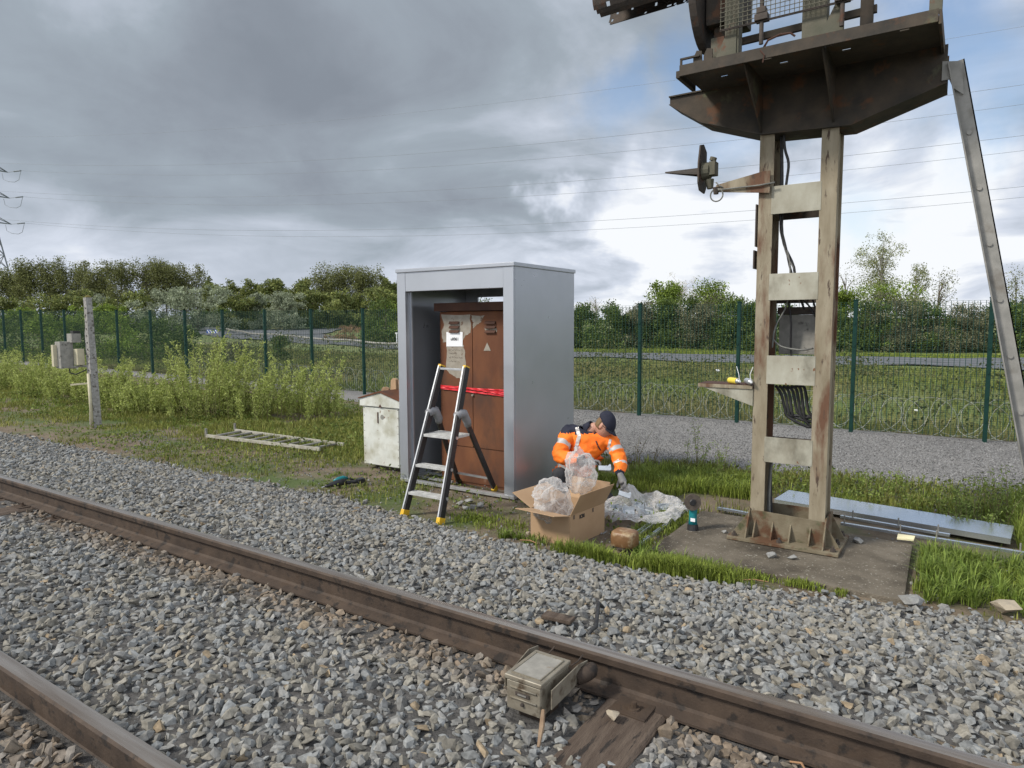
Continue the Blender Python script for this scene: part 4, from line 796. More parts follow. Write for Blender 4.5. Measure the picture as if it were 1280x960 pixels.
# ================================================================== cardboard box
bx = thing('cardboard_box', 'open brown cardboard box with flaps out, stuffed with clear plastic', 'box', G(712, 684))
A = G(664, 672); B_ = G(712, 684); C_ = G(750, 664); ev = (B_-A); ev.z = 0; fv = (C_-B_); fv.z = 0; fv = (fv-ev.normalized()*fv.dot(ev.normalized())); H_ = .27; zb0 = -.405
A = B_-ev; C_ = B_+fv; D_ = A+fv
for q in (A, B_, C_, D_): q.z = zb0
U = Vector((0, 0, H_)); th = .006
def panel(p, q, r_, s_, name, m_, par, t_=.006):
    nrm = (q-p).cross(s_-p).normalized()*t_; b = MB(); b.prism([p, q, r_, s_], nrm); return b.build(name, m_, par, bevel=.0015)
panel(A, B_, B_+U, A+U, 'box_wall', M_card, bx); w_ = panel(B_, C_, C_+U, B_+U, 'box_wall', M_card, bx); panel(C_, D_, D_+U, C_+U, 'box_wall', M_card, bx); panel(D_, A, A+U, D_+U, 'box_wall', M_card, bx)
panel(A, B_, C_, D_, 'box_base', M_cardin, bx)
E_, Fv = ev.normalized(), fv.normalized()
def bend(P, Q, outv, rise, wgt, name, lead=0):
    P, Q = P+U, Q+U; o_ = outv*wgt+Vector((0, 0, rise)); return panel(P, Q, Q+o_+(P-Q)*lead, P+o_+(Q-P)*lead, name, M_card, bx, .005)
bend(A, B_, -Fv, .045, .22, 'box_flap', .0)            # front flap, folded out towards track
bend(D_, A, -E_, .10, .22, 'box_flap', .02)            # left flap
bend(B_, C_, E_, .19, .10, 'box_flap')                 # right flap standing up
bend(C_, D_, Fv, .17, .10, 'box_flap')
# printed marks on the right wall
xa = Fv; za = Vector((0, 0, 1)); na_ = xa.cross(za); Mx = Matrix.Identity(4); ctr = B_+fv*.32+Vector((0, 0, H_*.86))+E_*.009
for i in range(3): Mx[i][0], Mx[i][1], Mx[i][2], Mx[i][3] = xa[i], za[i], na_[i], ctr[i]
text('ICRI', .042, Mx, 'lettering', M_ink, w_, .0022)
b = MB(); 
for tt in (.08, .62): c_ = B_+fv*tt+Vector((0, 0, H_*.86))+E_*.0085; b.prism([c_, c_+Fv*.018, c_+Fv*.018+Vector((0, 0, .035)), c_+Vector((0, 0, .035))], E_*.0008)
b.build('printed_mark', M_faint, w_)
# crumpled plastic
def crumple(name, ctr, rad, m_, label, cat, seed, sub=4, amp=.22, tall=(1, 1, 1), grp=None):
    bm = bmesh.new(); bmesh.ops.create_icosphere(bm, subdivisions=sub, radius=1)
    off = Vector((seed*3.1, seed*1.7, seed))
    for v in bm.verts:
        p = v.co.copy(); r1 = 1-abs(mnoise.noise(p*1.3+off))*2*amp*1.7; r2 = 1-abs(mnoise.noise(Vector((p.x*3.2, p.y*3.2, p.z*2))+off*2))*amp*.9; r3 = 1-abs(mnoise.noise(p*6+off))*amp*.28
        v.co = Vector((p.x*tall[0], p.y*tall[1], p.z*tall[2]))*r1*r2*r3*rad
    me = bpy.data.meshes.new(name); bm.to_mesh(me); bm.free(); me.shade_smooth(); o_ = link(name, me, m_, None, ctr); tag(o_, label, cat, grp); return o_
cb = (A+B_+C_+D_)/4; dbox = float((np.array(cb)-CP)@fw)
crumple('plastic_bag', at(690, 627, dbox-.12), .235, M_plastic, 'crumpled clear plastic bag bulging out of the cardboard box', 'plastic bag', 1.3, 5, .26, (.85, .85, .95))
crumple('plastic_bag', at(726, 588, dbox+.10), .235, M_plastic, 'clear plastic wrap pulled up in front of the kneeling man', 'plastic bag', 4.1, 5, .24, (.72, .7, 1.02))

# plastic sheet laid open on the grass with zinc brackets in it
c0 = G(800, 644); c0.z = -.39; exv = (G(850, 632)-G(752, 655)); exv.z = 0; ex_ = exv.length/2; exv.normalize(); eyv = Vector((-exv.y, exv.x, 0))
vs, fs = [], []; nr, na = 26, 90
for i in range(nr+1):
    for j in range(na):
        a = 2*math.pi*j/na; r_ = i/nr; lob = 1+.10*math.sin(3*a+.6)+.06*math.sin(7*a+1.3)+.03*math.sin(17*a)
        X_ = ex_*.98*lob*r_*math.cos(a); Y_ = .42*lob*r_*math.sin(a)
        rim = max(0, (r_-.50)/.50); zf = .05*abs(mnoise.noise(Vector((X_*6, Y_*6, 8))))*(1+rim)+.03*abs(mnoise.noise(Vector((X_*17, Y_*17, 2))))+.055*math.sin(min(rim, 1)*math.pi*.9)**1+.015*abs(mnoise.noise(Vector((X_*14, Y_*14, 1))))*1.5+.009*math.sin(15*a+9*r_)*rim*r_+.03*mnoise.noise(Vector((X_*5, Y_*5, 3)))*rim
        zf += (.14*math.exp(-((a-1.25)/.30)**2))*math.sin(min(rim*1.1, 1)*math.pi)
        vs.append(c0+exv*X_+eyv*Y_+Vector((0, 0, .012+zf)))
for i in range(nr):
    for j in range(na): fs.append((i*na+j, i*na+(j+1) % na, (i+1)*na+(j+1) % na, (i+1)*na+j))
b = MB(); b.add(vs, fs); o_ = b.build('plastic_sheet', M_plastic2, org=c0); tag(o_, 'milky plastic sack spread open on the grass beside the cardboard box', 'plastic sheet'); o_.modifiers.new('t', 'SOLIDIFY').thickness = .001
def bracket(M, label, grp, s_=1.0):
    b = MB(M); b.box(-.05*s_, .05*s_, -.03*s_, .03*s_, 0, .004); b.box(-.05*s_, .05*s_, .026*s_, .03*s_, .0045, .035*s_); b.prism([(-.05*s_, -.03*s_, .0), (-.046*s_, -.03*s_, .0), (-.046*s_, -.03*s_, .03*s_), (-.05*s_, -.03*s_, .03*s_)], (0, .055*s_, 0))
    for xx in (-.02, .02): b.cyl((xx*s_, -.005, .0045), (xx*s_, -.005, .014), .009, n=8)
    tag(b.build('metal_bracket', M_zinc, bevel=.0015), label, 'bracket', grp)
rs = random.Random(8)
for k in range(16):
    q = c0+exv*rs.uniform(-.22, .26)+eyv*rs.uniform(-.16, .16)+Vector((0, 0, .035+.018*rs.random()))
    bracket(Matrix.Translation(q) @ Matrix.Rotation(rs.uniform(0, 6), 4, 'Z') @ Matrix.Rotation(rs.uniform(-.35, .35), 4, 'X'), 'small zinc-plated bracket in the heap on the plastic sheet', 'zinc brackets heaped on the plastic sheet', 1.15)

# galvanised rails lying by the sheet
for k, (pa, pb_, w, lab) in enumerate((((786, 681), (852, 634), .045, 'wider galvanised channel lying between brown cover and concrete slab'), ((800, 686), (856, 645), .02, 'thin galvanised strip lying alongside the wider channel by the slab'), ((755, 615), (774, 593), .04, 'galvanised channel end in the grass behind the kneeling man'))):
    A, B2 = G(*pa), G(*pb_); A.z += .03; B2.z += .03; dd2 = (B2-A).normalized(); sdv = dd2.cross(Vector((0, 0, 1))); b = MB(); b.bar(A, B2, w, .004)
    b.bar(A+sdv*w/2+Vector((0, 0, .012)), B2+sdv*w/2+Vector((0, 0, .012)), .004, .028); b.bar(A-sdv*w/2+Vector((0, 0, .012)), B2-sdv*w/2+Vector((0, 0, .012)), .004, .028)
    tag(b.build('galvanised_channel', M_tray), lab, 'channel', 'loose galvanised channels in the grass')

# brown-covered cable terminal
cc = G(781, 694); cc.z = -.40; tm = thing('cable_terminal', 'cable terminal under a brown waxy cover on a short stub, before the plastic sheet', 'cable terminal', cc); dct = float((np.array(cc)-CP)@fw)
tc_ = at(781, 672, dct)
b = MB(); prof = [(0, .064), (.05, .063), (.084, .058), (.096, .048), (.100, .030), (.101, 0), (.101, -.055), (.095, -.060), (0, -.060)]; vs, fs = [], []; n_ = 28
for k, (r_, z_) in enumerate(prof):
    for j in range(n_):
        a = 2*math.pi*j/n_; sq = 1/max(abs(math.cos(a))**4+abs(math.sin(a))**4, .5)**.25; vs.append(tc_+Vector((math.cos(a)*r_*sq, math.sin(a)*r_*sq*.9, z_+.012*0)))
fs = [(k*n_+j, k*n_+(j+1) % n_, (k+1)*n_+(j+1) % n_, (k+1)*n_+j) for k in range(len(prof)-1) for j in range(n_)]
b.add(vs, fs); b.build('cover', M_lidbrown, tm, smooth=True)
b = MB(); b.cyl(tc_+Vector((0, 0, -.075)), tc_+Vector((0, 0, -.054)), .088, n=20); 
for j in range(14): a = 2*math.pi*j/14; q = tc_+Vector((math.cos(a)*.082, math.sin(a)*.078, -.075)); b.cyl(q, q+Vector((0, 0, -.018)), .010, n=6)
b.build('bolt_ring', M_dark, tm)
MB().cyl(cc+Vector((.02, 0, -.05)), tc_+Vector((.02, 0, -.076)), .05, .055, 14).build('stub_post', M_conc, tm)
MB().tube([tc_+Vector((-.06, -.03, -.07)), tc_+Vector((-.10, -.05, -.10)), cc+Vector((-.14, -.06, .02)), cc+Vector((-.22, -.10, -.02))], .012, 8).build('cable', M_cable, tm, smooth=True)

# angle grinder stood on end
gb = G(867, 669); gb.z = -.355; dg_ = float((np.array(gb)-CP)@fw); gr = thing('angle_grinder', 'teal cordless angle grinder stood upright on the slab, disc on top', 'angle grinder', gb)
q = lambda px, py, d=0: at(px, py, dg_+d)
MB().tube([q(866, 668), q(866, 664), q(866, 655)], [.052, .052, .046], 14).build('battery', M_black, gr, smooth=False)
MB().tube([q(866, 656), q(866, 648), q(866.5, 638), q(867, 628)], [.040, .034, .036, .042], 14).build('grip', M_teal, gr, smooth=True)
MB().tube([q(867, 629), q(867, 622)], [.040, .03], 12).build('gear_head', M_black, gr)
dn = Vector((-fw[0], -fw[1], 0)).normalized(); dc_ = q(866, 628, -.05); MB().cyl(dc_, dc_+dn*.004, .073, n=32).build('cutting_disc', M_disc, gr)
MB().cyl(dc_+dn*.004, dc_+dn*.012, .03, .024, 16).build('disc_nut', M_black, gr); MB().cyl(dc_+dn*-.03, dc_+dn*-.004, .07, n=24).build('disc_guard', M_dark, gr)
c_ = q(866, 650, -.043); MB().bar(c_+Vector((-.02, -.0, 0)), c_+Vector((.02, .0, 0)), .004, .03).build('rating_label', M_signw, gr)

# galvanised tray, unistrut rails with pins, foam scrap, rod
T1, T2, T3, T4 = gz(966, 628, -.36), gz(1262, 679, -.36), gz(1263, 662, -.30), gz(985, 618, -.30)
T = [Vector((-1.56, 7.10, -.33)), Vector((.37, 6.83, -.33)), Vector((.41, 7.24, -.32)), Vector((-1.51, 7.54, -.32))]
b = MB(); b.prism(T, (0, 0, .003)); tr0 = thing('galvanised_tray', 'long shiny galvanised sheet-metal tray lying behind the mast', 'metal tray', (-.6, 7.1, -.37)); b.build('tray_top', M_tray, tr0)
b = MB()
for i in range(4):
    p, q2 = T[i], T[(i+1) % 4]; c_ = (T[0]+T[2])/2; inn = (c_-(p+q2)/2).normalized()*.003; b.prism([p+Vector((0, 0, -.045)), q2+Vector((0, 0, -.045)), q2+Vector((0, 0, -.001)), p+Vector((0, 0, -.001))], inn)
b.build('tray_edge', M_tray, tr0)
b = MB(); b.bar(T[0]+Vector((-.04, -.03, -.07)), T[3]+Vector((-.05, .02, -.07)), .06, .04); 
for k, (A, B2, lab, pins) in enumerate(((Vector((-.90, 6.78, -.325)), Vector((-.05, 6.66, -.325)), 'shorter aluminium strip with upright pins, the one nearer to the tray', (.12, .55, .9)),
        (Vector((-.86, 6.52, -.32)), Vector((.45, 6.42, -.32)), 'longer aluminium strip with upright pins ending at the right edge of frame', (.02, .55, .97, .35)),
        (gz(897, 635, -.345), gz(938, 642, -.345)+Vector((.06, -.02, 0)), 'aluminium strip end poking out left of the mast', (.12,)))):
    t = thing('aluminium_strip', lab, 'metal strip', A, 'aluminium strips behind the mast'); MB().bar(A, B2, .035, .022).build('strip', M_tray, t)
    MB().bar(A+Vector((0, .022, -.003)), B2+Vector((0, .022, -.003)), .006, .02).build('dark_gasket', M_black, t)
    for pt in pins: c_ = A.lerp(B2, pt); MB().cyl(c_, c_+Vector((0, 0, .075)), .006, n=8).build('pin', M_galv, t)
c_ = gz(1131, 673, -.33); b = MB(Matrix.Translation(c_) @ Matrix.Rotation(.3, 4, 'Z')); b.prism([(-.07, -.05, 0), (.05, -.06, 0), (.08, .02, .01), (-.04, .05, .01)], (0, 0, .012)); tag(b.build('foam_scrap', M_foam), 'pale yellow foam scrap lying across the aluminium strips', 'foam scrap')


# ================================================================== track box clamped to the far rail
tb = thing('track_box', 'khaki metal box with stained lid fixed to the inner side of the rail', 'track box', (-1.55, 2.35, -.15))
q0, q1, q2_ = gz(633, 884, -.135), gz(676, 900, -.135), gz(718, 846, -.09)
ea = (q1-q0); ea.z = 0; wa = ea.length; ea.normalize(); eb_ = Vector((-ea.y, ea.x, 0)); top = gz(633, 846, 0.0)
dq = float((np.array(q0)-CP)@fw); zt_ = at(631, 842, dq).z; Lb = .235
Mb = Matrix.Identity(4)
for i in range(3): Mb[i][0], Mb[i][1], Mb[i][2], Mb[i][3] = ea[i], eb_[i], (0, 0, 1)[i], q0[i]
hb = zt_-q0.z
b = MB(Mb); b.box(0, wa, 0, Lb, 0, hb-.012); b.build('box_body', M_dev, tb, bevel=.012, seg=3)
b = MB(Mb); b.box(-.006, wa+.006, -.006, Lb+.006, hb-.010, hb+.010); ldd = b.build('lid', M_dev, tb, bevel=.007, seg=3)
b = MB(Mb); b.box(.018, wa-.018, .022, Lb-.022, hb+.0105, hb+.0125); b.build('lid_panel', M_devtop, ldd, bevel=.001)
b = MB(Mb); b.bar((.016, .02, hb+.012), (.016, Lb-.02, hb+.012), .004, .006); b.bar((wa-.016, .02, hb+.012), (wa-.016, Lb-.02, hb+.012), .004, .006); b.bar((.016, .02, hb+.012), (wa-.016, .02, hb+.012), .004, .006); b.bar((.016, Lb-.02, hb+.012), (wa-.016, Lb-.02, hb+.012), .004, .006); b.build('lid_bead', M_dev, ldd)
for z_ in (hb*.72, hb*.40):
    b = MB(Mb); b.tube([(.02, -.002, z_), (wa-.02, -.002, z_)], .0045, 8); b.build('front_rib', M_dev, tb, smooth=True)
b = MB(Mb); b.box(wa*.28, wa*.68, -.005, -.001, hb*.50, hb*.62); b.build('maker_plate', M_dark, tb, bevel=.002)
b = MB(Mb); b.bar((wa*.36, -.0065, hb*.56), (wa*.60, -.0065, hb*.56), .002, .006, (0, 0, 1)); b.build('plate_text', M_galv, tb)
b = MB(Mb); b.cyl((wa*.48, -.001, hb*.27), (wa*.48, -.010, hb*.27), .009, .006, 12); b.build('lock_screw', M_dark, tb)
for x_, nm in ((-.05, 'guard_plate'), (wa+.035, 'guard_plate')):
    b = MB(Mb); b.prism([(x_, .02 if x_ > 0 else .06, .045), (x_, .02 if x_ > 0 else .06, .125 if x_ > 0 else .09), (x_, .25, .135), (x_, .33, .12), (x_, .33, .09), (x_, .20, .05)], (.005, 0, 0)); b.build(nm, M_dev, tb, bevel=.0015)
b = MB(Mb); b.tube([(wa+.03, .24, .075), (wa+.055, .275, .085), (wa+.065, .31, .09), (wa+.06, .335, .09)], [.030, .034, .034, .026], 14); b.build('end_cap', M_rail, tb, smooth=True)
for x_ in (wa*.28, wa+.02):
    b = MB(Mb); b.tube([(x_, Lb-.02, hb+.0), (x_+.01, Lb+.02, hb+.004), (x_+.02, Lb+.05, hb+.025)], .0035, 6); b.build('wire_stub', M_rail, tb)
b = MB(Mb); b.box(.02, wa-.02, Lb+.001, Lb+.06, .03, .07); b.box(.03, wa-.03, .05, Lb-.04, -.05, -.001); b.build('mounting_foot', M_rail, tb)
A, B2 = gz(679, 894, -.10), gz(673, 934, -.15); tag(MB().tube([A+Vector((0, 0, .02)), A.lerp(B2, .5)+Vector((.005, 0, .02)), B2], [.008, .011, .006], 6).build('wood_splinter', mat('dry wood', (.20, .13, .08), (.28, .2, .13), 20, .9)), 'dry splinter of wood leaning on stones below the track box', 'splinter')
# cable loop emerging behind the rail, brown scrap
A, B2, C2 = gz(733, 797, -.10), gz(745, 783, -.06), gz(748, 758, -.09); tag(MB().tube([A, A.lerp(B2, .5)+Vector((0, 0, .01)), B2, C2+Vector((0, 0, .02)), C2+Vector((.0, .06, -.03))], .011, 8).build('black_cable', M_cable, smooth=True), 'short black cable arching out of the stones behind the rail', 'cable')
A, B2 = gz(680, 768, -.07), gz(716, 776, -.07); tag(MB().bar(A, B2, .07, .02).build('rusty_plate', M_sleeper, bevel=.006), 'flat rust-brown plate half buried in stones beyond the rail', 'metal plate')
for pa, pb_, lab in (((918, 732), (960, 735), 'thin orange-brown twig on the stones by the slab front'), ((988, 938), (1008, 950), 'pale twig on the stones at the bottom right'), ((650, 682), (672, 688), 'dead stalk below the cardboard box')):
    A, B2 = G(*pa), G(*pb_); A.z = hs(A.x, A.y)+.04; B2.z = hs(B2.x, B2.y)+.045; tag(MB().tube([A, A.lerp(B2, .5)+Vector((.01, .01, .01)), B2], [.004, .005, .003], 5).build('twig', mat('twig', (.30, .17, .09), rough=.9)), lab, 'twig', 'twigs lying on the stones')

# ================================================================== welded mesh fence
FY = 13.3
fx = [-45.4, -43.3, -41.3, -39.4, -37.49, -35.6, -33.57, -31.4, -29.25, -27.09, -24.7, -22.49, -20.31, -18.11, -15.96, -13.83, -11.79, -9.76, -7.72, -5.69, -3.66, -1.655, .30, 2.3, 4.3, 6.3]
def ftop(x): return float(np.interp(x, [-45, -37.5, -31, -24.7, -20, -13.8, 0, 6], [2.27, 2.18, 2.09, 1.97, 1.91, 1.865, 1.81, 1.78]))
fn = thing('mesh_fence', 'tall dark green welded mesh fence running the whole width behind the gravel', 'fence', (-10, FY, -.5))
for i, x_ in enumerate(fx):
    zb = hs(x_, FY)-.05; zt = ftop(x_)+.02; b = MB(); b.box(x_-.032, x_+.032, FY-.03, FY+.05, zb, zt); ps = b.build('post', M_green, fn, bevel=.004, seg=1)
    b = MB(); b.box(x_-.040, x_+.040, FY-.036, FY+.056, zt, zt+.02)
    for t in range(1, 6): z_ = zb+(zt-zb)*t/6; b.box(x_-.014, x_+.014, FY-.040, FY-.0305, z_-.02, z_+.02)
    b.build('post_fittings', M_green, ps)
    if i == len(fx)-1: break
    x1_ = fx[i+1]; za, zc = zb+.12, zt-.03; zc2 = ftop(x1_)-.01; b = MB(); n_ = int((x1_-x_)/.0762)
    def tri(p, q, r_):
        d = (q-p).normalized(); a = Vector((0, 1, 0)); c = d.cross(a); vs = []
        for k in range(3): t = 2*math.pi*k/3+math.pi/2; o_ = (a*math.sin(t)+c*math.cos(t))*r_; vs += [p+o_, q+o_]
        b.add(vs, [(0, 2, 3, 1), (2, 4, 5, 3), (4, 0, 1, 5)])
    for k in range(1, n_): xx = x_+(x1_-x_)*k/n_; tt = k/n_; tri(Vector((xx, FY-.02, za)), Vector((xx, FY-.02, zc+(zc2-zc)*tt)), .0050)
    m_ = int((zc-za)/.036)
    for k in range(m_+1): t = k/m_; tri(Vector((x_, FY-.024, za+(zc-za)*t)), Vector((x1_, FY-.024, za+(zc2-za)*t)), .0019)
    b.build('mesh_panel', M_wire, fn)
rz = thing('razor_wire', 'loose coil of razor wire along the foot of the fence', 'razor wire', (-8, FY+.45, -.5))
b = MB(); pts = []; rs = random.Random(2); x_ = -24
n_ = 0
while x_ < 5:
    a = n_*2*math.pi/14; rr = .33+.03*math.sin(n_*.17); xx = x_+.12*math.sin(a*.5)*0; pts.append((xx+.27*math.cos(a)+.05*math.sin(a*.37), FY+.50+rr*.55*math.cos(a), hs(xx, FY+.5)+.34+rr*math.sin(a))); x_ += .40/14; n_ += 1
b.tube(pts, .0038, 3); b.build('wire_coil', M_razor, rz)
b = MB(); pts2 = [(2*(-24+i*.40/14)-p[0]+.22, p[1]+.03, p[2]) for i, p in enumerate(pts)]; b.tube(pts2, .0038, 3); b.build('wire_coil', M_razor, rz)
b = MB()
for i in range(0, len(pts), 2):
    p = Vector(pts[i]); q_ = Vector(pts[min(i+1, len(pts)-1)]); d = (q_-p).normalized() if q_ != p else Vector((1, 0, 0)); c = d.cross(Vector((0, 1, 0))).normalized()*.011; b.add([p-d*.010, p+c, p+d*.012, p-c], [(0, 1, 2, 3)])
b.build('barbs', M_razor, rz)
for px, py, sz, lab in ((502, 468, .07, 'scrap of white plastic by the razor wire beside the fence post left of the shelter'), (1145, 513, .045, 'tiny white litter scrap seen through fence, right of the mast'), (897, 463, .05, 'small white litter scrap on the bank left of the mast shelf')):
    p = at(px, py, 14.2); V_, F_ = SV[5]; b = MB(Matrix.Translation(p) @ Matrix.Diagonal((sz, sz*.5, sz*.8, 1))); b.add([tuple(v) for v in V_], [tuple(f) for f in F_]); tag(b.build('litter_scrap', M_signw), lab, 'litter')

# guard rails by the road
def grail(pts, lab):
    P = []
    for a, c in zip(pts[:-1], pts[1:]):
        for k in range(4): P.append(Vector((*XY(a[0]+(c[0]-a[0])*k/4, a[1]+(c[1]-a[1])*k/4), 0)))
    P.append(Vector((*XY(*pts[-1]), 0)))
    for p in P: p.z = hs(p.x, p.y)
    t = thing('guard_rail', lab, 'guard rail', P[5]); b = MB(); b.tube([p+Vector((0, 0, .42)) for p in P], .10, 6); b.build('beam', M_galv, t)
    for p in P[::2]: MB().box(p.x-.05, p.x+.05, p.y-.04, p.y+.04, p.z-.1, p.z+.38).build('rail_post', M_galv, t)
sgn = 1
grail([(283, 83), (310, 72), (345, 66), (380, 61.5), (440, 56.5), (500, 52.5), (545, 49.5)], 'grey guard rail along the near side of the road, left of the white cabinet')
grail([(240, 97), (275, 101), (310, 104), (348, 106)], 'pale guard rail on the far side of the road bend, behind the blue chevron board')
# chevron board
pc = at(265, 416, 80); cv = thing('chevron_board', 'blue board with white chevrons by the road bend', 'road sign', (pc.x, pc.y, hs(pc.x, pc.y)))
e1 = Vector((rt[0], rt[1], 0)).normalized(); n1_ = Vector((-fw[0], -fw[1], 0)).normalized(); Wc, Hc = 1.3, .74
b = MB(); b.prism([pc-e1*Wc/2-Vector((0, 0, Hc/2)), pc+e1*Wc/2-Vector((0, 0, Hc/2)), pc+e1*Wc/2+Vector((0, 0, Hc/2)), pc-e1*Wc/2+Vector((0, 0, Hc/2))], -n1_*.04); bd = b.build('board', M_blue, cv)
b = MB()
for k in range(4):
    x_ = -Wc/2+.06+k*.31; w = .15; P = [(x_, Hc/2-.04), (x_+w, Hc/2-.04), (x_+w+.19, 0), (x_+w, -Hc/2+.04), (x_, -Hc/2+.04), (x_+.19, 0)]; b.prism([pc+e1*a+Vector((0, 0, c))+n1_*.012 for a, c in P], n1_*.006)
b.build('chevrons', M_signw, bd)
for s_ in (-.5, .5): p = pc+e1*s_-n1_*.07; MB().cyl((p.x, p.y, hs(p.x, p.y)), (p.x, p.y, pc.z+.3), .03, n=8).build('sign_leg', M_galv, cv)
# white marker post
p = at(496, 428, 54); pz = hs(p.x, p.y); mk = thing('marker_post', 'slim white marker post on the far road verge', 'marker post', (p.x, p.y, pz)); MB().cyl((p.x, p.y, pz), (p.x, p.y, pz+1.15), .055, .05, 10).build('post_tube', M_signw, mk)
MB().box(p.x-.10, p.x+.06, p.y-.05, p.y+.05, pz+1.151, pz+1.28).build('marker_head', M_signw, mk)
p = at(523, 436, 60)

# distant walker
def skin_obj(name, joints, edges, material, parent=None, sub=2, org=None, root=0):
    me = bpy.data.meshes.new(name); o_ = Vector(ORG[parent.name]) if parent else org
    me.from_pydata([Vector(j[:3])-o_ for j in joints], edges, []); ob = bpy.data.objects.new(name, me); COL.objects.link(ob)
    sk = ob.modifiers.new('s', 'SKIN'); sk.use_smooth_shade = True
    for i, j in enumerate(joints):
        r_ = j[3]; me.skin_vertices[0].data[i].radius = (r_, r_) if not isinstance(r_, tuple) else r_
        me.skin_vertices[0].data[i].use_root = (i == root)
    ss_ = ob.modifiers.new('d', 'SUBSURF'); ss_.levels = sub; ss_.render_levels = sub
    dgr = bpy.context.evaluated_depsgraph_get(); m2 = bpy.data.meshes.new_from_object(ob.evaluated_get(dgr)); bpy.data.objects.remove(ob); m2.name = name
    m2.materials.clear(); m2.shade_smooth(); return link(name, m2, material, parent, o_)
pf = at(411, 410, 92); zf = hs(pf.x, pf.y); s_ = 1.0
def W_(x_, z_, y_=0): return tuple(Vector((pf.x, pf.y, zf))+e1*x_+n1_*y_+Vector((0, 0, z_)))
jt = [(*W_(0, .92), .15), (*W_(0, 1.2), .16), (*W_(0, 1.45), .15), (*W_(0, 1.52), .06), (*W_(.19, 1.40), .06), (*W_(.24, 1.12), .05), (*W_(.20, .88, .1), .04), (*W_(-.19, 1.40), .06), (*W_(-.24, 1.12), .05), (*W_(-.2, .88, -.1), .04),
      (*W_(.09, .85), .09), (*W_(.10, .48, .12), .07), (*W_(.10, .08, .05), .05), (*W_(.1, .03, .2), .04), (*W_(-.09, .85), .09), (*W_(-.10, .48, -.02), .07), (*W_(-.10, .08, -.25), .05), (*W_(-.1, .03, -.12), .04), (*W_(0, 1.6), .09), (*W_(0, 1.70), .085)]
tag(skin_obj('person', jt, [(0, 1), (1, 2), (2, 3), (2, 4), (4, 5), (5, 6), (2, 7), (7, 8), (8, 9), (0, 10), (10, 11), (11, 12), (12, 13), (0, 14), (14, 15), (15, 16), (16, 17), (3, 18), (18, 19)], M_trouser, None, 1, Vector((pf.x, pf.y, zf))),
    'distant person in dark clothes walking on the path beyond the road', 'person')

# pylon and conductors
T0 = Vector((-188.5, 71.0, 0)); axd = Vector((.93*0+195.0, 38.0, 0)).normalized(); 
A_, B_2 = Vector((-187.4, 68.9, 0)), Vector((4.9, 112.0, 0)); axd = (B_2-A_).normalized(); crs = Vector((-axd.y, axd.x, 0))
T0 = A_+crs*5-axd*14.5; T0.z = hs(T0.x, T0.y)
py_ = thing('pylon', 'steel lattice electricity pylon cut off by the left edge', 'pylon', T0)
def lat(z_): return 3.9-3.1*min(z_/24, 1)
levels = [0, 5, 9.5, 13.5, 17, 20, 22.5, 25, 27.5, 31, 34, 38, 41]
b = MB(); 
def PT(i, j, z_): return T0+axd*lat(z_)*i+crs*lat(z_)*j+Vector((0, 0, z_))
for i, j in ((-1, -1), (1, -1), (1, 1), (-1, 1)):
    for a, c in zip(levels[:-1], levels[1:]): b.bar(PT(i, j, a), PT(i, j, c), .28, .28)
b.build('tower_leg', M_pylon, py_)
b = MB(); cs = ((-1, -1), (1, -1), (1, 1), (-1, 1))
for a, c in zip(levels[:-1], levels[1:]):
    for k in range(4): i, j = cs[k], cs[(k+1) % 4]; b.bar(PT(*i, a), PT(*j, c), .13, .13); b.bar(PT(*j, a), PT(*i, c), .13, .13); b.bar(PT(*i, c), PT(*j, c), .13, .13)
b.build('lattice_bracing', M_pylon, py_)
arm_z = (27.3, 33.8, 40.2)
wire_pts = []
for z_ in arm_z:
    b = MB()
    for sd_ in (-1, 1):
        tip = T0+crs*5*sd_+Vector((0, 0, z_-T0.z))
        for i, j in ((-1, sd_), (1, sd_)): b.bar(PT(i, j, z_-T0.z), tip, .16, .16); b.bar(PT(i, j, z_-T0.z+1.6), tip, .14, .14)
        wire_pts.append((T0+crs*5*sd_+axd*5+Vector((0, 0, z_-T0.z)), z_))
    b.build('cross_arm', M_pylon, py_)
    for sd_ in (-1, 1):
        tip = T0+crs*5*sd_+Vector((0, 0, z_-T0.z)); MB().tube([tip+axd*.1, tip+axd*2.4], .06, 6).build('arm_link', M_line, py_); MB().tube([tip+axd*2.4, tip+axd*5], .16, 6).build('insulator', M_pylon, py_)
        MB().tube([tip+axd*5, tip+axd*4+Vector((0, 0, -2.2)), tip+axd*2.4+Vector((0, 0, -2.6)), tip+Vector((0, 0, -2.3)), tip-axd*1.8+Vector((0, 0, -1.6)), tip-axd*2.2], .06, 5).build('jumper_cable', M_line, py_)
nm = ['lower', 'middle', 'upper']
k = 0
for wi, (w0, z_) in enumerate(wire_pts):
    end = w0+axd*308; pts = []; Sg = 9.46
    for i in range(61): t = i/60; p = w0.lerp(end, t); p.z = z_-4*Sg*t*(1-t); pts.append(p)
    tag(MB().tube(pts, .026, 5).build('overhead_line', M_line), '%s power line of its pair, at the %s height crossing the sky' % ('lower-hanging' if wi % 2 else 'upper-hanging', ['lowest', 'middle', 'highest'][wi//2]), 'power line', 'overhead power lines')
w0 = T0+axd*0+Vector((0, 0, 45.5)); end = w0+axd*308; pts = []
for i in range(61): t = i/60; p = w0.lerp(end, t); p.z = w0.z-4*8*t*(1-t)-.0; pts.append(p)
tag(MB().tube(pts, .02, 5).build('overhead_line', M_line), 'single thin topmost earth wire above the paired power lines', 'power line', 'overhead power lines')
MB().bar(T0+Vector((0, 0, 40)), T0+Vector((0, 0, 46)), .3, .3).build('tower_peak', M_pylon, py_)

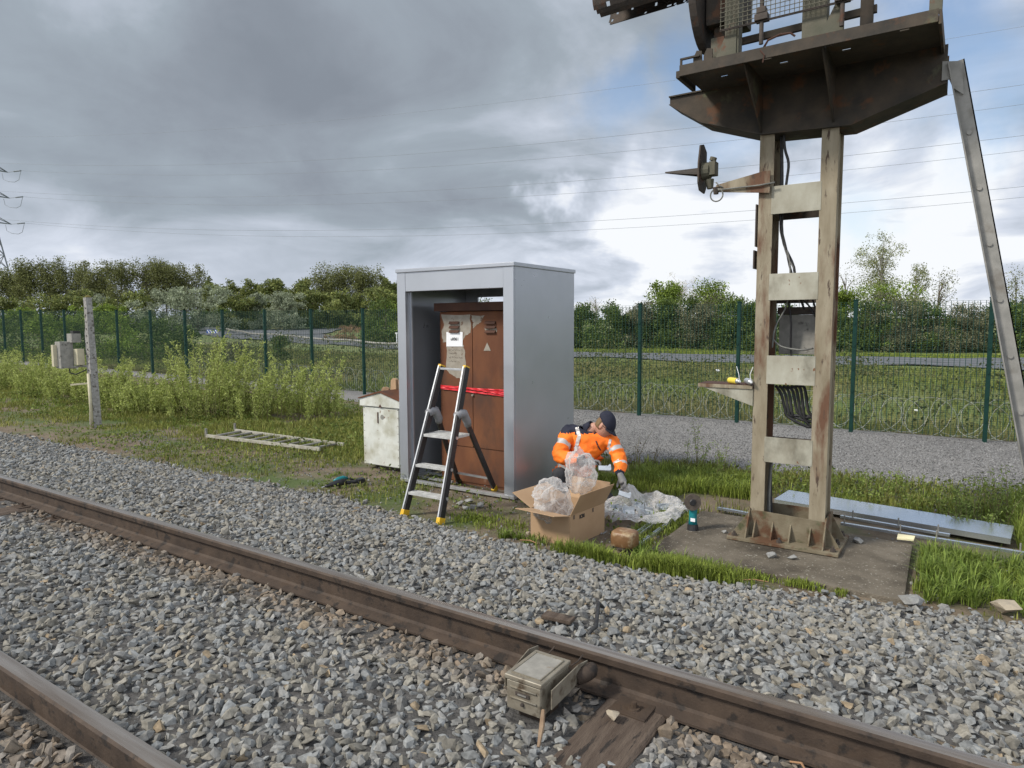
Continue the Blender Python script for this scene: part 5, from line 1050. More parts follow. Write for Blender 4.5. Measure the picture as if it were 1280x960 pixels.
# ================================================================== vegetation
def quads(name, C0, size, asp, cols, material, parent=None, org=(0, 0, 0), upb=0, fold=.25):
    n = len(C0); a = RNG.normal(size=(n, 3)); a[:, 2] += upb; a /= np.linalg.norm(a, axis=1)[:, None]; r_ = RNG.normal(size=(n, 3)); b_ = np.cross(a, r_); b_ /= np.linalg.norm(b_, axis=1)[:, None]; c_ = np.cross(a, b_)
    a = a*size[:, None]; b_ = b_*(size*asp)[:, None]; c_ = c_*(size*fold)[:, None]
    V = np.stack([C0-a, C0+b_+c_, C0+a, C0-b_+c_], 1).reshape(-1, 3); base = np.arange(n)*4
    Fc = np.stack([base, base+1, base+2, base, base+2, base+3], -1)
    return raw(name, V, Fc.ravel(), np.full(2*n, 3), material, parent, np.repeat(cols, 4, 0), org)
def shade(n, c1, c2, amp=.22):
    t = RNG.random((n, 1)); c = np.array(c1)*(1-t)+np.array(c2)*t; return np.clip(c*(1+RNG.normal(0, amp, (n, 1))), .004, 1)
def tree(px, depth, top, wpx, kind, label, name, cat, group, base_px=None, clear=0.12, n=3500, lean=0):
    p = at(px, 405, depth); x_, y_ = p.x, p.y; zb = hs(x_, y_)-.1; H = CZ+(407-top)/F*depth*1.0-zb; H = at(px, top, depth).z-zb; Wd = wpx/F*depth
    t = thing(name, label, cat, (x_, y_, zb), group); base = Vector((x_, y_, zb))
    K = KINDS[kind]; ls = K['leaf']*depth/100; nc = K['clumps']; cl = []
    hr_v = Vector((hr[0], hr[1], 0)); hf_v = Vector((hz[0], hz[1], 0))
    lob = [(random.uniform(-.62, .62), random.uniform(-.5, .5), random.uniform(clear+.16, .84), random.uniform(.24, .42)) for _ in range(K['lobes'])]+[(0, 0, .5, .5), (0, 0, .76, .27)]+([(-.6, 0, .16, .34), (.6, 0, .16, .34), (0, 0, .16, .4), (-.3, -.3, .2, .3), (.35, -.3, .2, .3)] if clear == 0 else [])
    for k in range(nc):
        lx, ly, lz, lr = random.choice(lob); v = Vector([random.gauss(0, 1) for _ in range(3)]).normalized()*(random.random()**.45)
        X_, Y_, Z_ = lx+v.x*lr, ly+v.y*lr, lz+v.z*lr*.62
        prof = K['prof'](Z_)
        if Z_ < clear or Z_ > 1.0 or math.hypot(X_, Y_) > prof*1.08+.05: continue
        cl.append(base+hr_v*(X_*Wd/2+lean*Z_*Wd)+hf_v*Y_*Wd/2+Vector((0, 0, Z_*H)))
    cl = np.array([c[:] for c in cl]); per = max(1, n//len(cl)); sg = K['sig']*min(Wd, H*.9)
    tone = RNG.normal(0, .16, len(cl)); C0 = np.repeat(cl, per, 0)+np.clip(RNG.normal(size=(len(cl)*per, 3)), -2.1, 2.1)*sg*np.array([1, 1, .75]); C0[:, 2] = np.maximum(C0[:, 2], zb+.03*H)
    c = shade(len(C0), K['c1'], K['c2'])*(1+np.repeat(tone, per))[:, None]
    quads('crown', C0, ls*RNG.uniform(.6, 1.3, len(C0)), K['asp'], np.clip(c, .003, 1), M_leaf, t)
    b = MB(); r0 = K['tr']*H; tp = base+Vector((0, 0, H*.8))+hr_v*lean*Wd*.8
    b.tube([base, base.lerp(tp, .35)+Vector((random.uniform(-.01, .01)*H, 0, 0)), base.lerp(tp, .7)+Vector((random.uniform(-.02, .02)*H, 0, 0)), tp], [r0, r0*.75, r0*.45, r0*.12], 6)
    for c_ in random.sample(list(cl), min(K['limbs'], len(cl))):
        c_ = Vector(c_); hh = max(.10, min(.75, (c_.z-zb)/H-.18)); s0 = base.lerp(tp, hh/.8 if hh < .8 else 1); mid = s0.lerp(c_, .5)+Vector((0, 0, .03*H)); b.tube([s0, mid, c_], [r0*.34, r0*.2, r0*.06], 4)
    b.build('trunk', K['bark'], t)
    return t
bushp = lambda z_: 1.0*max(0, 1-abs((z_-.24)/.78)**3.2)**.6 if z_ > .24 else 1.0
treep = lambda z_: max(0, 1-((z_-.5)/.52)**2)**.5
popp = lambda z_: max(0, 1-((z_-.55)/.47)**2)**.5
conep = lambda z_: max(0, min(1, (1.03-z_)/.58))**.75*min(1, .35+z_*1.6)
KINDS = {
 'hedge': dict(leaf=0.160, clumps=200, lobes=7, prof=bushp, sig=.060, asp=.6, c1=(0.043, 0.078, 0.018), c2=(0.147, 0.200, 0.043), tr=.012, limbs=14, bark=M_bark),
 'hedgegrey': dict(leaf=0.144, clumps=190, lobes=7, prof=bushp, sig=.060, asp=.6, c1=(0.097, 0.108, 0.058), c2=(0.235, 0.227, 0.129), tr=.012, limbs=20, bark=M_bark),
 'bright': dict(leaf=0.160, clumps=190, lobes=6, prof=bushp, sig=.060, asp=.6, c1=(0.097, 0.157, 0.023), c2=(0.255, 0.330, 0.054), tr=.012, limbs=14, bark=M_bark),
 'brown': dict(leaf=0.096, clumps=150, lobes=6, prof=bushp, sig=.06, asp=.3, c1=(0.235, 0.157, 0.091), c2=(0.392, 0.260, 0.152), tr=.01, limbs=60, bark=M_palebark),
 'poplar': dict(leaf=.115, clumps=420, lobes=16, prof=popp, sig=.058, asp=.6, c1=(0.093, 0.106, 0.037), c2=(0.216, 0.227, 0.079), tr=.014, limbs=26, bark=M_bark),
 'round': dict(leaf=0.176, clumps=150, lobes=8, prof=treep, sig=.055, asp=.6, c1=(0.093, 0.130, 0.037), c2=(0.255, 0.271, 0.079), tr=.018, limbs=20, bark=M_bark),
 'willow': dict(leaf=0.192, clumps=170, lobes=8, prof=bushp, sig=.05, asp=.4, c1=(0.180, 0.211, 0.131), c2=(0.378, 0.416, 0.285), tr=.014, limbs=20, bark=M_bark),
 'birch': dict(leaf=0.120, clumps=170, lobes=9, prof=conep, sig=.045, asp=.5, c1=(0.138, 0.166, 0.054), c2=(0.313, 0.330, 0.122), tr=.012, limbs=40, bark=M_palebark),
 'bare': dict(leaf=0.096, clumps=140, lobes=7, prof=treep, sig=.045, asp=.25, c1=(0.392, 0.348, 0.228), c2=(0.666, 0.592, 0.412), tr=.012, limbs=110, bark=M_palebark),
}
# hedge across the road, right half
hg = [(728, 52, 380, 56), (762, 50, 376, 64), (800, 50, 374, 66), (836, 49, 366, 70), (872, 49, 362, 70), (908, 48, 366, 66), (940, 47, 374, 64), (985, 47, 376, 74), (1035, 46, 376, 74), (1080, 46, 368, 76), (1120, 46, 366, 84), (1165, 46, 374, 80), (1205, 45, 372, 80), (1250, 45, 373, 84), (1295, 45, 370, 90), (1345, 45, 372, 90)]
ords = ['first', 'second', 'third', 'fourth', 'fifth', 'sixth', 'seventh', 'eighth', 'ninth', 'tenth', 'eleventh', 'twelfth', 'thirteenth', 'fourteenth', 'fifteenth', 'sixteenth', 'seventeenth', 'eighteenth', 'nineteenth', 'twentieth']
for i, (px, d, tp_, w) in enumerate(hg):
    kd = ['hedge', 'hedge', 'hedgegrey', 'hedge', 'hedgegrey', 'hedge', 'hedge', 'hedge'][i % 8]
    tree(px, d, tp_-1, w*1.25, kd, '%s hedge bush beyond the road, %s counting right from the shelter' % ('grey-green' if kd == 'hedgegrey' else 'dark green', ords[i]), 'hedge_bush', 'bush', 'hedge bushes across the road', clear=.0, n=11000)
for i, (px, d, tp_, w, kd, lab) in enumerate(((822, 58, 346, 60, 'bright', 'rounded fresh green bush rising above hedge midway between shelter and mast'), (850, 60, 341, 56, 'bare', 'pale thin-leaved bush top behind the hedge, between two green bushes'),
        (895, 58, 346, 74, 'bright', 'fresh green bush above the hedge just left of the mast'), (1108, 52, 348, 110, 'bright', 'broad bright green bush under the tall birch right of the mast'),
        (1052, 54, 358, 30, 'bright', 'green bush top immediately right of the mast'))):
    tree(px, d, tp_, w, kd, lab, 'bush', 'bush', None, clear=.05, n=5500)
tree(1100, 58, 279, 82, 'birch', 'tall feathery pale green birch rising right of the mast', 'birch_tree', 'tree', None, clear=.2, n=6500)
tree(1142, 57, 322, 46, 'birch', 'shorter feathery tree leaning on the right of the tall birch', 'small_tree', 'tree', None, clear=.2, n=2600)
tree(1172, 60, 331, 42, 'poplar', 'slim open-crowned tree between the birch and the strut', 'small_tree', 'tree', None, clear=.25, n=1500)
tree(1055, 60, 326, 26, 'poplar', 'thin young tree close to the right of the mast', 'small_tree', 'tree', None, clear=.25, n=700)
tree(1268, 58, 331, 60, 'poplar', 'open grey-green tree right of the strut at the frame edge', 'small_tree', 'tree', None, clear=.2, n=2000)
tree(745, 62, 362, 26, 'bare', 'sparse twiggy tree top just right of the shelter', 'small_tree', 'tree', None, clear=.2, n=350)
# middle distance left, behind the fence
ml = [(5, 40, 392, 90, 'hedge'), (55, 38, 390, 90, 'bright'), (105, 40, 388, 90, 'hedge'), (150, 36, 384, 80, 'bright'), (195, 40, 390, 80, 'hedge'), (235, 42, 404, 60, 'hedge'), (290, 34, 424, 70, 'hedgegrey'), (345, 36, 418, 30, 'hedge'), (430, 66, 404, 50, 'brown'), (482, 58, 366, 62, 'hedge'), (515, 58, 362, 66, 'bright'), (552, 56, 366, 60, 'hedge'), (600, 56, 372, 70, 'hedge'), (650, 54, 374, 70, 'hedge'), (692, 54, 376, 60, 'hedge')]
for i, (px, d, tp_, w, kd) in enumerate(ml):
    vis = i < 10
    tree(px, d, tp_, w*1.2, kd, '%s bush behind the fence left of the shelter, %s from the left edge' % ({'hedge': 'dark green', 'bright': 'lighter green', 'hedgegrey': 'grey-green', 'brown': 'brown leafless'}[kd], ords[i]), 'bush', 'bush', 'bushes between fence and road', clear=.0, n=5000)
# far wood
fwd = [(12, 118, 333, 44, 'poplar'), (38, 112, 322, 46, 'poplar'), (66, 112, 319, 44, 'poplar'), (96, 112, 325, 40, 'poplar'), (128, 108, 318, 42, 'poplar'), (152, 106, 320, 44, 'poplar'), (182, 106, 322, 46, 'poplar'), (208, 106, 322, 46, 'poplar'), (232, 106, 328, 44, 'poplar'),
       (262, 125, 346, 30, 'round'), (290, 120, 352, 44, 'round'), (320, 120, 350, 46, 'round'), (346, 118, 346, 44, 'round'), (376, 116, 343, 46, 'round'), (408, 112, 331, 48, 'poplar'), (430, 112, 328, 50, 'poplar'), (458, 112, 331, 48, 'poplar'), (482, 114, 346, 34, 'round'), (505, 114, 350, 34, 'round')]
for i, (px, d, tp_, w, kd) in enumerate(fwd):
    tree(px, d, tp_, w*1.12, kd, '%s in the far wood, %s from the left edge of the photo' % ('wind-blown open-crowned tree' if kd == 'poplar' else 'low rounded tree', ords[i]), 'woodland_tree', 'tree', 'trees of the far wood', clear=.16 if kd == 'poplar' else .04, n=8500 if kd == 'poplar' else 6500, lean=.10)
us = [(10, 96, 372, 60, 'round'), (50, 92, 364, 70, 'round'), (95, 92, 362, 66, 'round'), (130, 90, 368, 54, 'willow'), (160, 88, 362, 60, 'round'), (205, 86, 357, 70, 'willow'), (248, 86, 355, 84, 'willow'), (296, 90, 364, 56, 'round'), (322, 92, 366, 44, 'willow'), (350, 88, 361, 64, 'willow'), (392, 92, 360, 60, 'round'), (428, 92, 358, 60, 'round'), (464, 92, 356, 60, 'round'), (500, 92, 360, 50, 'round'), (30, 84, 382, 80, 'bright'), (130, 82, 380, 90, 'bright')]
for i, (px, d, tp_, w, kd) in enumerate(us):
    tree(px, d, tp_, w*1.25, kd, '%s bush at the foot of the far wood, %s of that row' % ({'willow': 'silvery', 'round': 'olive green', 'bright': 'yellow-green'}[kd], ords[i]), 'willow_bush' if kd == 'willow' else 'bush', 'bush', 'bushes at the foot of the far wood', clear=.0, n=6500)
for i, px in enumerate(range(250, 470, 24)):
    tree(px, 100, 385, 44, 'hedge', 'dark green clipped hedge piece behind the far field, %s from its left end' % ords[i], 'hedge_bush', 'bush', 'far hedge behind the field', clear=0, n=1800)

# whippy willow shrubs on the verge (near side of the fence)
def whippy(x_, y_, H, rad, ns, label, n_leaf=60, name='willow_shrub', cat='shrub', col=((.20, .25, .05), (.44, .48, .16)), ls=.028, grp='whippy shrubs on the verge', spread=.45):
    zb = hs(x_, y_)-.03; t = thing(name, label, cat, (x_, y_, zb), grp); b = MB(); L_ = []
    for k in range(ns):
        a = random.uniform(0, 6.28); r_ = rad*math.sqrt(random.random()); bx_ = x_+r_*math.cos(a); by_ = y_+r_*math.sin(a)*.7; hh = H*random.uniform(.35, 1)*(1-.35*(r_/rad)**2)
        lx, ly = math.cos(a)*spread*hh*random.uniform(.1, .7)+.06*hh, math.sin(a)*spread*hh*random.uniform(.1, .7)
        P = [Vector((bx_+lx*u*u, by_+ly*u*u, zb+hh*u*(1-.06*u))) for u in (0, .35, .7, 1)]; b.tube(P, [.006, .005, .003, .0015], 3, False)
        for _ in range(n_leaf):
            u = random.uniform(.12, 1)**.8; q_ = Vector((bx_+lx*u*u, by_+ly*u*u, zb+hh*u*(1-.06*u))); L_.append((q_.x+random.gauss(0, .030), q_.y+random.gauss(0, .030), q_.z+random.gauss(0, .02)))
    b.build('stems' if ns > 2 else 'stem_pair', M_stem, t); L_ = np.array(L_); hgt = np.clip((L_[:, 2]-zb)/H, 0, 1); c = shade(len(L_), *col)*(.95+.3*RNG.random(len(L_)))[:, None]
    quads('foliage', L_, ls*RNG.uniform(.6, 1.25, len(L_)), .34, c, M_leaf, t, upb=.5); return t
wl_spec = [(-14.6, 7.7, 1.05, .8, 34, 'low pale green whippy shrub at left end of the clump right of the concrete post'), (-13.6, 8.3, 1.35, .85, 44, 'tall yellow-green whippy shrub second in the clump behind the lying ladder'),
           (-12.7, 7.9, 1.40, .85, 46, 'yellow-green whippy shrub in middle of the clump behind the lying ladder'), (-11.9, 8.4, 1.32, .85, 44, 'yellow-green whippy shrub right of middle in the clump behind the lying ladder'),
           (-11.3, 9.0, 1.30, .7, 26, 'thin whippy shrub near the right end of the clump behind the ladder'), (-10.75, 9.3, 1.25, .5, 14, 'sparse tall whip at the right end of the clump, before the fence post'),
           (-24.5, 8.6, 1.25, 1.2, 40, 'pale green shrub at the far left edge on the verge'), (-22.4, 8.5, 1.35, 1.2, 44, 'bushy pale green shrub second from the left edge'), (-20.4, 8.3, 1.30, 1.1, 42, 'pale green shrub third from the left edge, by the fence'), (-18.6, 8.2, 1.20, 1.0, 38, 'pale green shrub behind the boxes of the concrete post'),
           (-17.0, 8.0, 1.35, .9, 30, 'pale green shrub directly behind the concrete post'), (-15.7, 7.9, 1.2, .7, 20, 'thin pale shrub just right of the concrete post'), (-26.8, 9.0, 1.3, 1.3, 36, 'pale green shrub cut by the left frame edge')]
for x_, y_, H, r_, ns, lab in wl_spec: whippy(x_, y_, H*{-14.6: .85, -13.6: 1.2, -12.7: 1.5, -11.9: 1.45, -11.3: 1.3, -10.75: 1.15}.get(x_, 1.08), r_*1.05, int(ns*1.4), lab, 110, ls=.032)
# weeds by the mast
weeds = [(872, 590, 1.05, .28, 5, 'tall thin leafy weed just left of the mast foot, taller one'), (903, 600, .85, .3, 7, 'arching leafy weed left of the mast beside the spoil'), (792, 585, .75, .3, 8, 'brown-stemmed weed clump right behind the kneeling man'),
         (1119, 622, .62, .06, 2, 'single upright weed spire on the gravel edge right of the mast'), (1094, 628, .45, .2, 5, 'low weed on the gravel edge behind the tray middle'), (1172, 640, .40, .25, 8, 'leafy weed behind the tray toward its right end'), (1225, 660, .5, .35, 12, 'bushy weed at the right end of the tray'), (1262, 650, .6, .35, 12, 'bushy weed at the right frame edge behind the tray')]
for i, (px, py, H, r_, ns, lab) in enumerate(weeds):
    p = G(px, py); whippy(p.x, p.y, H, r_, ns, lab, 55 if i != 2 else 10, 'tall_weed', 'weed', ((.12, .17, .03), (.26, .32, .09)) if i != 2 else ((.14, .10, .06), (.2, .15, .09)), .018, 'tall weeds on the gravel edge', .5 if i != 3 else .05)

# grass
def grass(name, x_, y_, hgt, wid, cols, label, zoff=0, bend=.55, ang=None):
    n = len(x_); z_ = h(x_, y_)+.006+zoff; a = RNG.uniform(0, 2*np.pi, n) if ang is None else ang; ax_ = np.stack([np.cos(a), np.sin(a), 0*a], -1); sd_ = np.stack([-np.sin(a), np.cos(a), 0*a], -1)
    P = np.stack([x_, y_, z_], -1); bn = (RNG.uniform(.1, 1, n)*bend)[:, None]; hh = hgt[:, None]; w = (wid/2)[:, None]; upv = np.array([0, 0, 1.0])
    Mx_ = P+upv*hh*.58+ax_*hh*bn*.28; T_ = P+upv*hh*(1-.35*bn)+ax_*hh*bn
    V = np.stack([P-sd_*w, P+sd_*w, Mx_-sd_*w*.75, Mx_+sd_*w*.75, T_], 1).reshape(-1, 3); b0 = (np.arange(n)*5)[:, None]
    Fq = (b0+np.array([[0, 1, 3, 2, 2, 3, 4]])).ravel(); ct = np.tile([4, 3], n)
    return tag(raw(name, V, Fq, ct, M_blade, cols=np.repeat(cols, 5, 0)), label, 'grass', kind='stuff')
def inside(x_, y_):   # footprints to keep clear
    k = np.ones(len(x_), bool)
    for a, b_, c, d in ((-2.08, -.27, 5.03, 6.38), (-6.6, -5.85, 6.22, 6.9), (-3.06, -2.45, 4.86, 5.4), (-1.6, .42, 6.8, 7.45), (X0+.3, X1-.05, Y0+.25, Y1)): k &= ~((x_ > a) & (x_ < b_) & (y_ > c) & (y_ < d))
    k &= ~((x_ > -1.0) & (x_ < .5) & (y_ > 6.34) & (y_ < 6.84)); k &= ~((x_-(-2.27))**2+(y_-4.93)**2 < .02)
    return k
# dense short grass and weeds of the verge
n = 330000; x_ = -32+36*RNG.random(n)**.62; y_ = RNG.uniform(4.5, 10.5, n)
dens = np.interp(y_, [4.5, 5.0, 5.7, 6.3, 7.2, 10.5], [.16, .30, .16, .42, 1, 1]); dens = np.where((x_ > -1.6) & (y_ > 7.3), .42, dens); dens = np.where((x_ > -5.6) & ~((x_ > -1.6) & (y_ > 7.3)), np.interp(y_, [4.5, 5.6, 6.4, 7.4, 10], [.30, .25, .30, .95, 1]), dens)
pt = fbm(x_, y_, 1.1, 20); dens = dens*np.clip((pt-np.interp(y_, [5, 6.6, 7.4], [.46, .44, .34]))/.18, .03, 1)
k = (RNG.random(n) < dens) & (y_ > edge(x_)-.05) & (y_ < gnear(x_)+.25*(vn(x_, y_, 3, 8)-.3)) & inside(x_, y_) & ~((x_ > -2.0) & (x_ < -.2) & (y_ < 6.5))
x_, y_ = x_[k], y_[k]; n = len(x_); lush = np.clip((y_-6.0)/1.5, 0, 1)
hg_ = RNG.uniform(.03, .08, n)*(1+1.6*lush*vn(x_, y_, 1.4, 3)); d_ = np.hypot(x_, y_)
grass('verge_grass', x_, y_, hg_, RNG.uniform(.004, .009, n)*(1+d_/14), shade(n, (0.120, 0.138, 0.026), (0.285, 0.288, 0.078), .25)*(.8+.5*vn(x_, y_, .8, 33))[:, None], 'short patchy grass on the verge')
# clumps of long grass at particular places
def patch(px0, py0, px1, py1, n, h0, h1, tight=.5, z_=-.4):
    a, c = gz(px0, py0, z_), gz(px1, py1, z_); t = RNG.random(n); return np.interp(t, [0, 1], [a.x, c.x])+RNG.normal(0, tight*.35, n), np.interp(t, [0, 1], [a.y, c.y])+RNG.normal(0, tight*.22, n), RNG.uniform(h0, h1, n)
def at_xy(x0, x1, y0, y1, n, h0, h1): return RNG.uniform(x0, x1, n), RNG.uniform(y0, y1, n), RNG.uniform(h0, h1, n)
def tufts(x0, x1, y0, y1, n, per, h0, h1, rad=.05):
    cx = RNG.uniform(x0, x1, n); cy = RNG.uniform(y0, y1, n); ch = RNG.uniform(h0, h1, n); ct = RNG.normal(1, .15, n); X, Y, H, A, T = [np.repeat(v, per) for v in (cx, cy, ch, cx*0, ct)]
    a = RNG.uniform(0, 2*np.pi, len(X)); rr = rad*RNG.random(len(X)); return X+rr*np.cos(a), Y+rr*np.sin(a), H*RNG.uniform(.3, .85, len(X)), a, T
TF = [tufts(-.2, 1.7, 5.25, 6.4, 210, 30, .10, .27), tufts(-.22, .2, 5.15, 6.3, 60, 30, .12, .26), tufts(-3.3, -1.9, 7.25, 8.1, 150, 28, .12, .26), tufts(-1.5, 2.2, 7.5, 8.8, 110, 22, .10, .24, .04), tufts(-2.55, -1.5, 4.72, 5.0, 70, 26, .08, .20, .04), tufts(-3.3, -2.3, 4.65, 4.85, 26, 20, .06, .14, .04),
      tufts(.45, 2.3, 6.6, 8.6, 120, 26, .14, .32), tufts(-7.6, -5.7, 7.0, 8.8, 120, 26, .08, .22), tufts(-22, -7, 6.6, 8.6, 900, 16, .07, .18, .07), tufts(-13, -4, 5.0, 6.4, 260, 14, .03, .08, .05)]
PA = [patch(700, 708, 800, 716, 3500, .07, .17, .35), patch(805, 718, 908, 728, 5500, .06, .17, .28), at_xy(-.24, 1.6, 5.25, 6.35, 4500, .04, .14), at_xy(-.25, 1.9, 6.2, 6.7, 2500, .05, .13), at_xy(-3.4, -1.75, 7.2, 8.15, 7000, .08, .22), at_xy(-1.6, 2.0, 7.45, 8.5, 3000, .05, .16),
      patch(580, 650, 640, 660, 1200, .03, .08, .4), at_xy(-2.4, -2.05, 5.1, 6.4, 2500, .04, .10), at_xy(.42, 2.2, 6.6, 8.6, 9000, .10, .28), at_xy(-1.7, -.7, 6.42, 6.75, 900, .03, .07), at_xy(-1.35, -.6, 4.93, 5.03, 700, .03, .07), at_xy(-3.9, -2.5, 6.9, 7.5, 5000, .05, .15), at_xy(-7.6, -5.6, 6.9, 8.6, 12000, .08, .22)]
x_, y_, hg_ = [np.concatenate([p[i] for p in PA]) for i in range(3)]; k = inside(x_, y_) & (y_ > edge(x_)-.12); x_, y_, hg_ = x_[k], y_[k], hg_[k]; cl_ = vn(x_, y_, 6, 41); k = RNG.random(len(x_)) < np.clip(cl_*1.8, .15, 1); x_, y_, hg_, cl_ = x_[k], y_[k], hg_[k]*(.6+.6*cl_[k]), cl_[k]
n = len(x_); grass('long_grass', x_, y_, hg_, RNG.uniform(.005, .010, n), shade(n, (0.120, 0.163, 0.023), (0.270, 0.325, 0.058), .25), 'tufts of long bright green grass', bend=.7)
x_, y_, hg_, an_, tn_ = [np.concatenate([p[i] for p in TF]) for i in range(5)]; k = inside(x_, y_) & (y_ > edge(x_)-.15) & (y_ < gnear(x_)+.2); x_, y_, hg_, an_, tn_ = x_[k], y_[k], hg_[k], an_[k], tn_[k]; n = len(x_)
grass('grass_tufts', x_, y_, hg_, RNG.uniform(.006, .011, n), np.clip(shade(n, (0.095, 0.150, 0.022), (0.24, 0.31, 0.065), .2)*tn_[:, None], .01, 1), 'arching tufts of bright green grass', bend=1.0, ang=an_)
# broad leaved ground weeds
n = 90000; x_ = -30+34*RNG.random(n)**.6; y_ = RNG.uniform(5.0, 11, n); pt = fbm(x_, y_, .9, 60); k = (RNG.random(n) < np.clip((pt-.42)/.2, 0, 1)*np.interp(y_, [5, 6.3, 7.5, 11], [.25, .5, 1, 1])) & (y_ < gnear(x_)) & inside(x_, y_); x_, y_ = x_[k], y_[k]; n = len(x_)
hh = RNG.random(n)**1.6*(.10+.16*np.clip((y_-6.5)/1.5, 0, 1)*vn(x_, y_, 1.2, 9))
o_ = quads('verge_weeds', np.stack([x_, y_, h(x_, y_)+.012+hh], -1), RNG.uniform(.008, .022, n)*(1+np.hypot(x_, y_)/22), .55, shade(n, (0.075, 0.112, 0.019), (0.195, 0.237, 0.052)), M_leaf, upb=0); tag(o_, 'low leafy weeds among the grass', 'weeds', kind='stuff')
# rough bank beyond the fence
n = 240000; dd_ = RNG.uniform(0, 1, n)**1.4; y_ = 13.9+dd_*19.5; x_ = RNG.uniform(-62, 8, n); dep = -x_*.556*1+y_*.831; lat = x_*hr[0]+y_*hr[1]; k = (np.abs(lat) < dep*.80+2) & (RNG.random(n) < .3+.9*fbm(x_, y_, .35, 70)); x_, y_, dep = x_[k], y_[k], dep[k]
dro = np.min(np.hypot(x_[:, None]-RX[None, ::3], y_[:, None]-RY[None, ::3]), 1); k = dro > 4.8; x_, y_, dep = x_[k], y_[k], dep[k]; n = len(x_)
dry = .55*np.clip((fbm(x_, y_, .3, 90)-.47)*5, 0, 1)[:, None]; c = shade(n, (0.105, 0.144, 0.029), (0.255, 0.275, 0.078))*(1-dry*.75)+dry*.75*shade(n, (0.255, 0.188, 0.104), (0.405, 0.300, 0.182))
grass('bank_grass', x_, y_, RNG.uniform(.06, .24, n)*(.6+.9*fbm(x_, y_, .5, 80)), RNG.uniform(.010, .018, n)*(.5+dep/22), c, 'rough grass bank beyond the fence', bend=.8)
n = 60000; x_ = RNG.uniform(-50, 8, n); y_ = RNG.uniform(14.2, 30, n); pt = fbm(x_, y_, .45, 55); k = pt > .46; x_, y_, pt = x_[k], y_[k], pt[k]; dro = np.min(np.hypot(x_[:, None]-RX[None, ::3], y_[:, None]-RY[None, ::3]), 1); k = dro > 5.5; x_, y_, pt = x_[k], y_[k], pt[k]; n = len(x_)
tag(quads('bank_brambles', np.stack([x_, y_, h(x_, y_)+RNG.random(n)*(pt-.44)*5], -1), RNG.uniform(.03, .06, n), .6, shade(n, (0.053, 0.069, 0.019), (0.135, 0.138, 0.052)), M_leaf), 'bramble patches on the bank beyond the fence', 'brambles', kind='stuff')
# green verge under the hedge
n = 30000; t = RNG.integers(0, len(RX)//2+20, n); o_n = RNG.uniform(.3, 3.2, n); x_ = RX[t]-sgn*RNX[t]*(RW[t]/2+o_n)+RNG.normal(0, .5, n); y_ = RY[t]-sgn*RNY[t]*(RW[t]/2+o_n); n = len(x_)
grass('far_verge_grass', x_, y_, RNG.uniform(.10, .30, n), RNG.uniform(.03, .05, n), shade(n, (0.135, 0.188, 0.026), (0.270, 0.312, 0.065)), 'bright green grass strip under the hedge')

# ================================================================== kneeling worker
O = G(735, 628); O.z = -.4
man = thing('person', 'man in orange hi-vis jacket, black cap and grey gloves kneeling beside the cardboard box', 'person', O)
J = lambda px, py, d, r_: (*at(px, py, d), r_)
DM = 7.12
pel = J(716, 600, DM+.22, .13); bel = J(717, 583, DM+.14, .145); che = J(729, 554, DM+.02, .155); nek = J(740, 536, DM-.04, .062); hdj = J(749, 532, DM-.07, .07)
rs_ = J(710, 541, DM-.02, .075); re_ = J(697, 571, DM-.16, .058); rw_ = J(733, 577, DM-.42, .040)
ls_ = J(764, 549, DM-.10, .072); le_ = J(775, 575, DM-.20, .056); lw_ = J(776, 595, DM-.34, .040)
rh_ = J(703, 606, DM+.10, .10); rk = J(699, 590, DM-.28, .078); ra = J(703, 626, DM-.16, .055)
lh_ = J(732, 606, DM+.10, .10); lk = J(765, 629, DM-.22, .075); la = J(732, 636, DM+.05, .055)
# bare body: head, neck, torso and arms as one surface
hc = at(756, 532, DM-.16)
fr_ = (e1*.66+Vector((0, 0, -.64))+n1_*.52).normalized(); upd = (e1*.48+Vector((0, 0, .74))+n1_*.22); upd = (upd-fr_*upd.dot(fr_)).normalized(); lf = upd.cross(fr_)
MH = Matrix.Identity(4)
for i in range(3): MH[i][0], MH[i][1], MH[i][2], MH[i][3] = fr_[i], lf[i], upd[i], hc[i]
bm = bmesh.new(); bmesh.ops.create_uvsphere(bm, u_segments=40, v_segments=30, radius=1)
for v in bm.verts:
    x, y, z = v.co; X_ = x*.098; Y_ = y*.076*(1-.18*max(0, -z)); Z_ = z*.118
    if z < 0: X_ += .012*(-z)*(x > 0); X_ *= 1-.10*max(0, -z-.4)
    if x > 0: X_ *= 1-.07*max(0, 1-abs(z-.15)*3)*(abs(y) < .75)
    nose = math.exp(-((z+.10)/.16)**2-(y/.17)**2)*(x > 0); X_ += nose*.026*(1 if z < .02 else .6)
    brow = math.exp(-((z-.20)/.09)**2-(y/.55)**2)*(x > 0); X_ += brow*.006
    chin = math.exp(-((z+.80)/.16)**2-(y/.35)**2)*(x > 0); X_ += chin*.014
    lips = math.exp(-((z+.50)/.07)**2-(y/.26)**2)*(x > 0); X_ += lips*.006
    eye = math.exp(-((z-.06)/.09)**2-((abs(y)-.36)/.16)**2)*(x > 0); X_ -= eye*.010
    v.co = MH @ Vector((X_, Y_, Z_))
for sd in (-1, 1):
    e_m = MH @ Matrix.Translation((-.004, sd*.076, -.008)) @ Matrix.Rotation(sd*.35, 4, 'Z') @ Matrix.Diagonal((.020, .008, .034, 1)); bmesh.ops.create_uvsphere(bm, u_segments=12, v_segments=8, radius=1, matrix=e_m)
hm = bpy.data.meshes.new('h'); bm.to_mesh(hm); bm.free()
jt = [bel, che, nek, hdj, rs_, re_, rw_, ls_, le_, lw_, pel, rh_, rk, ra, lh_, lk, la]
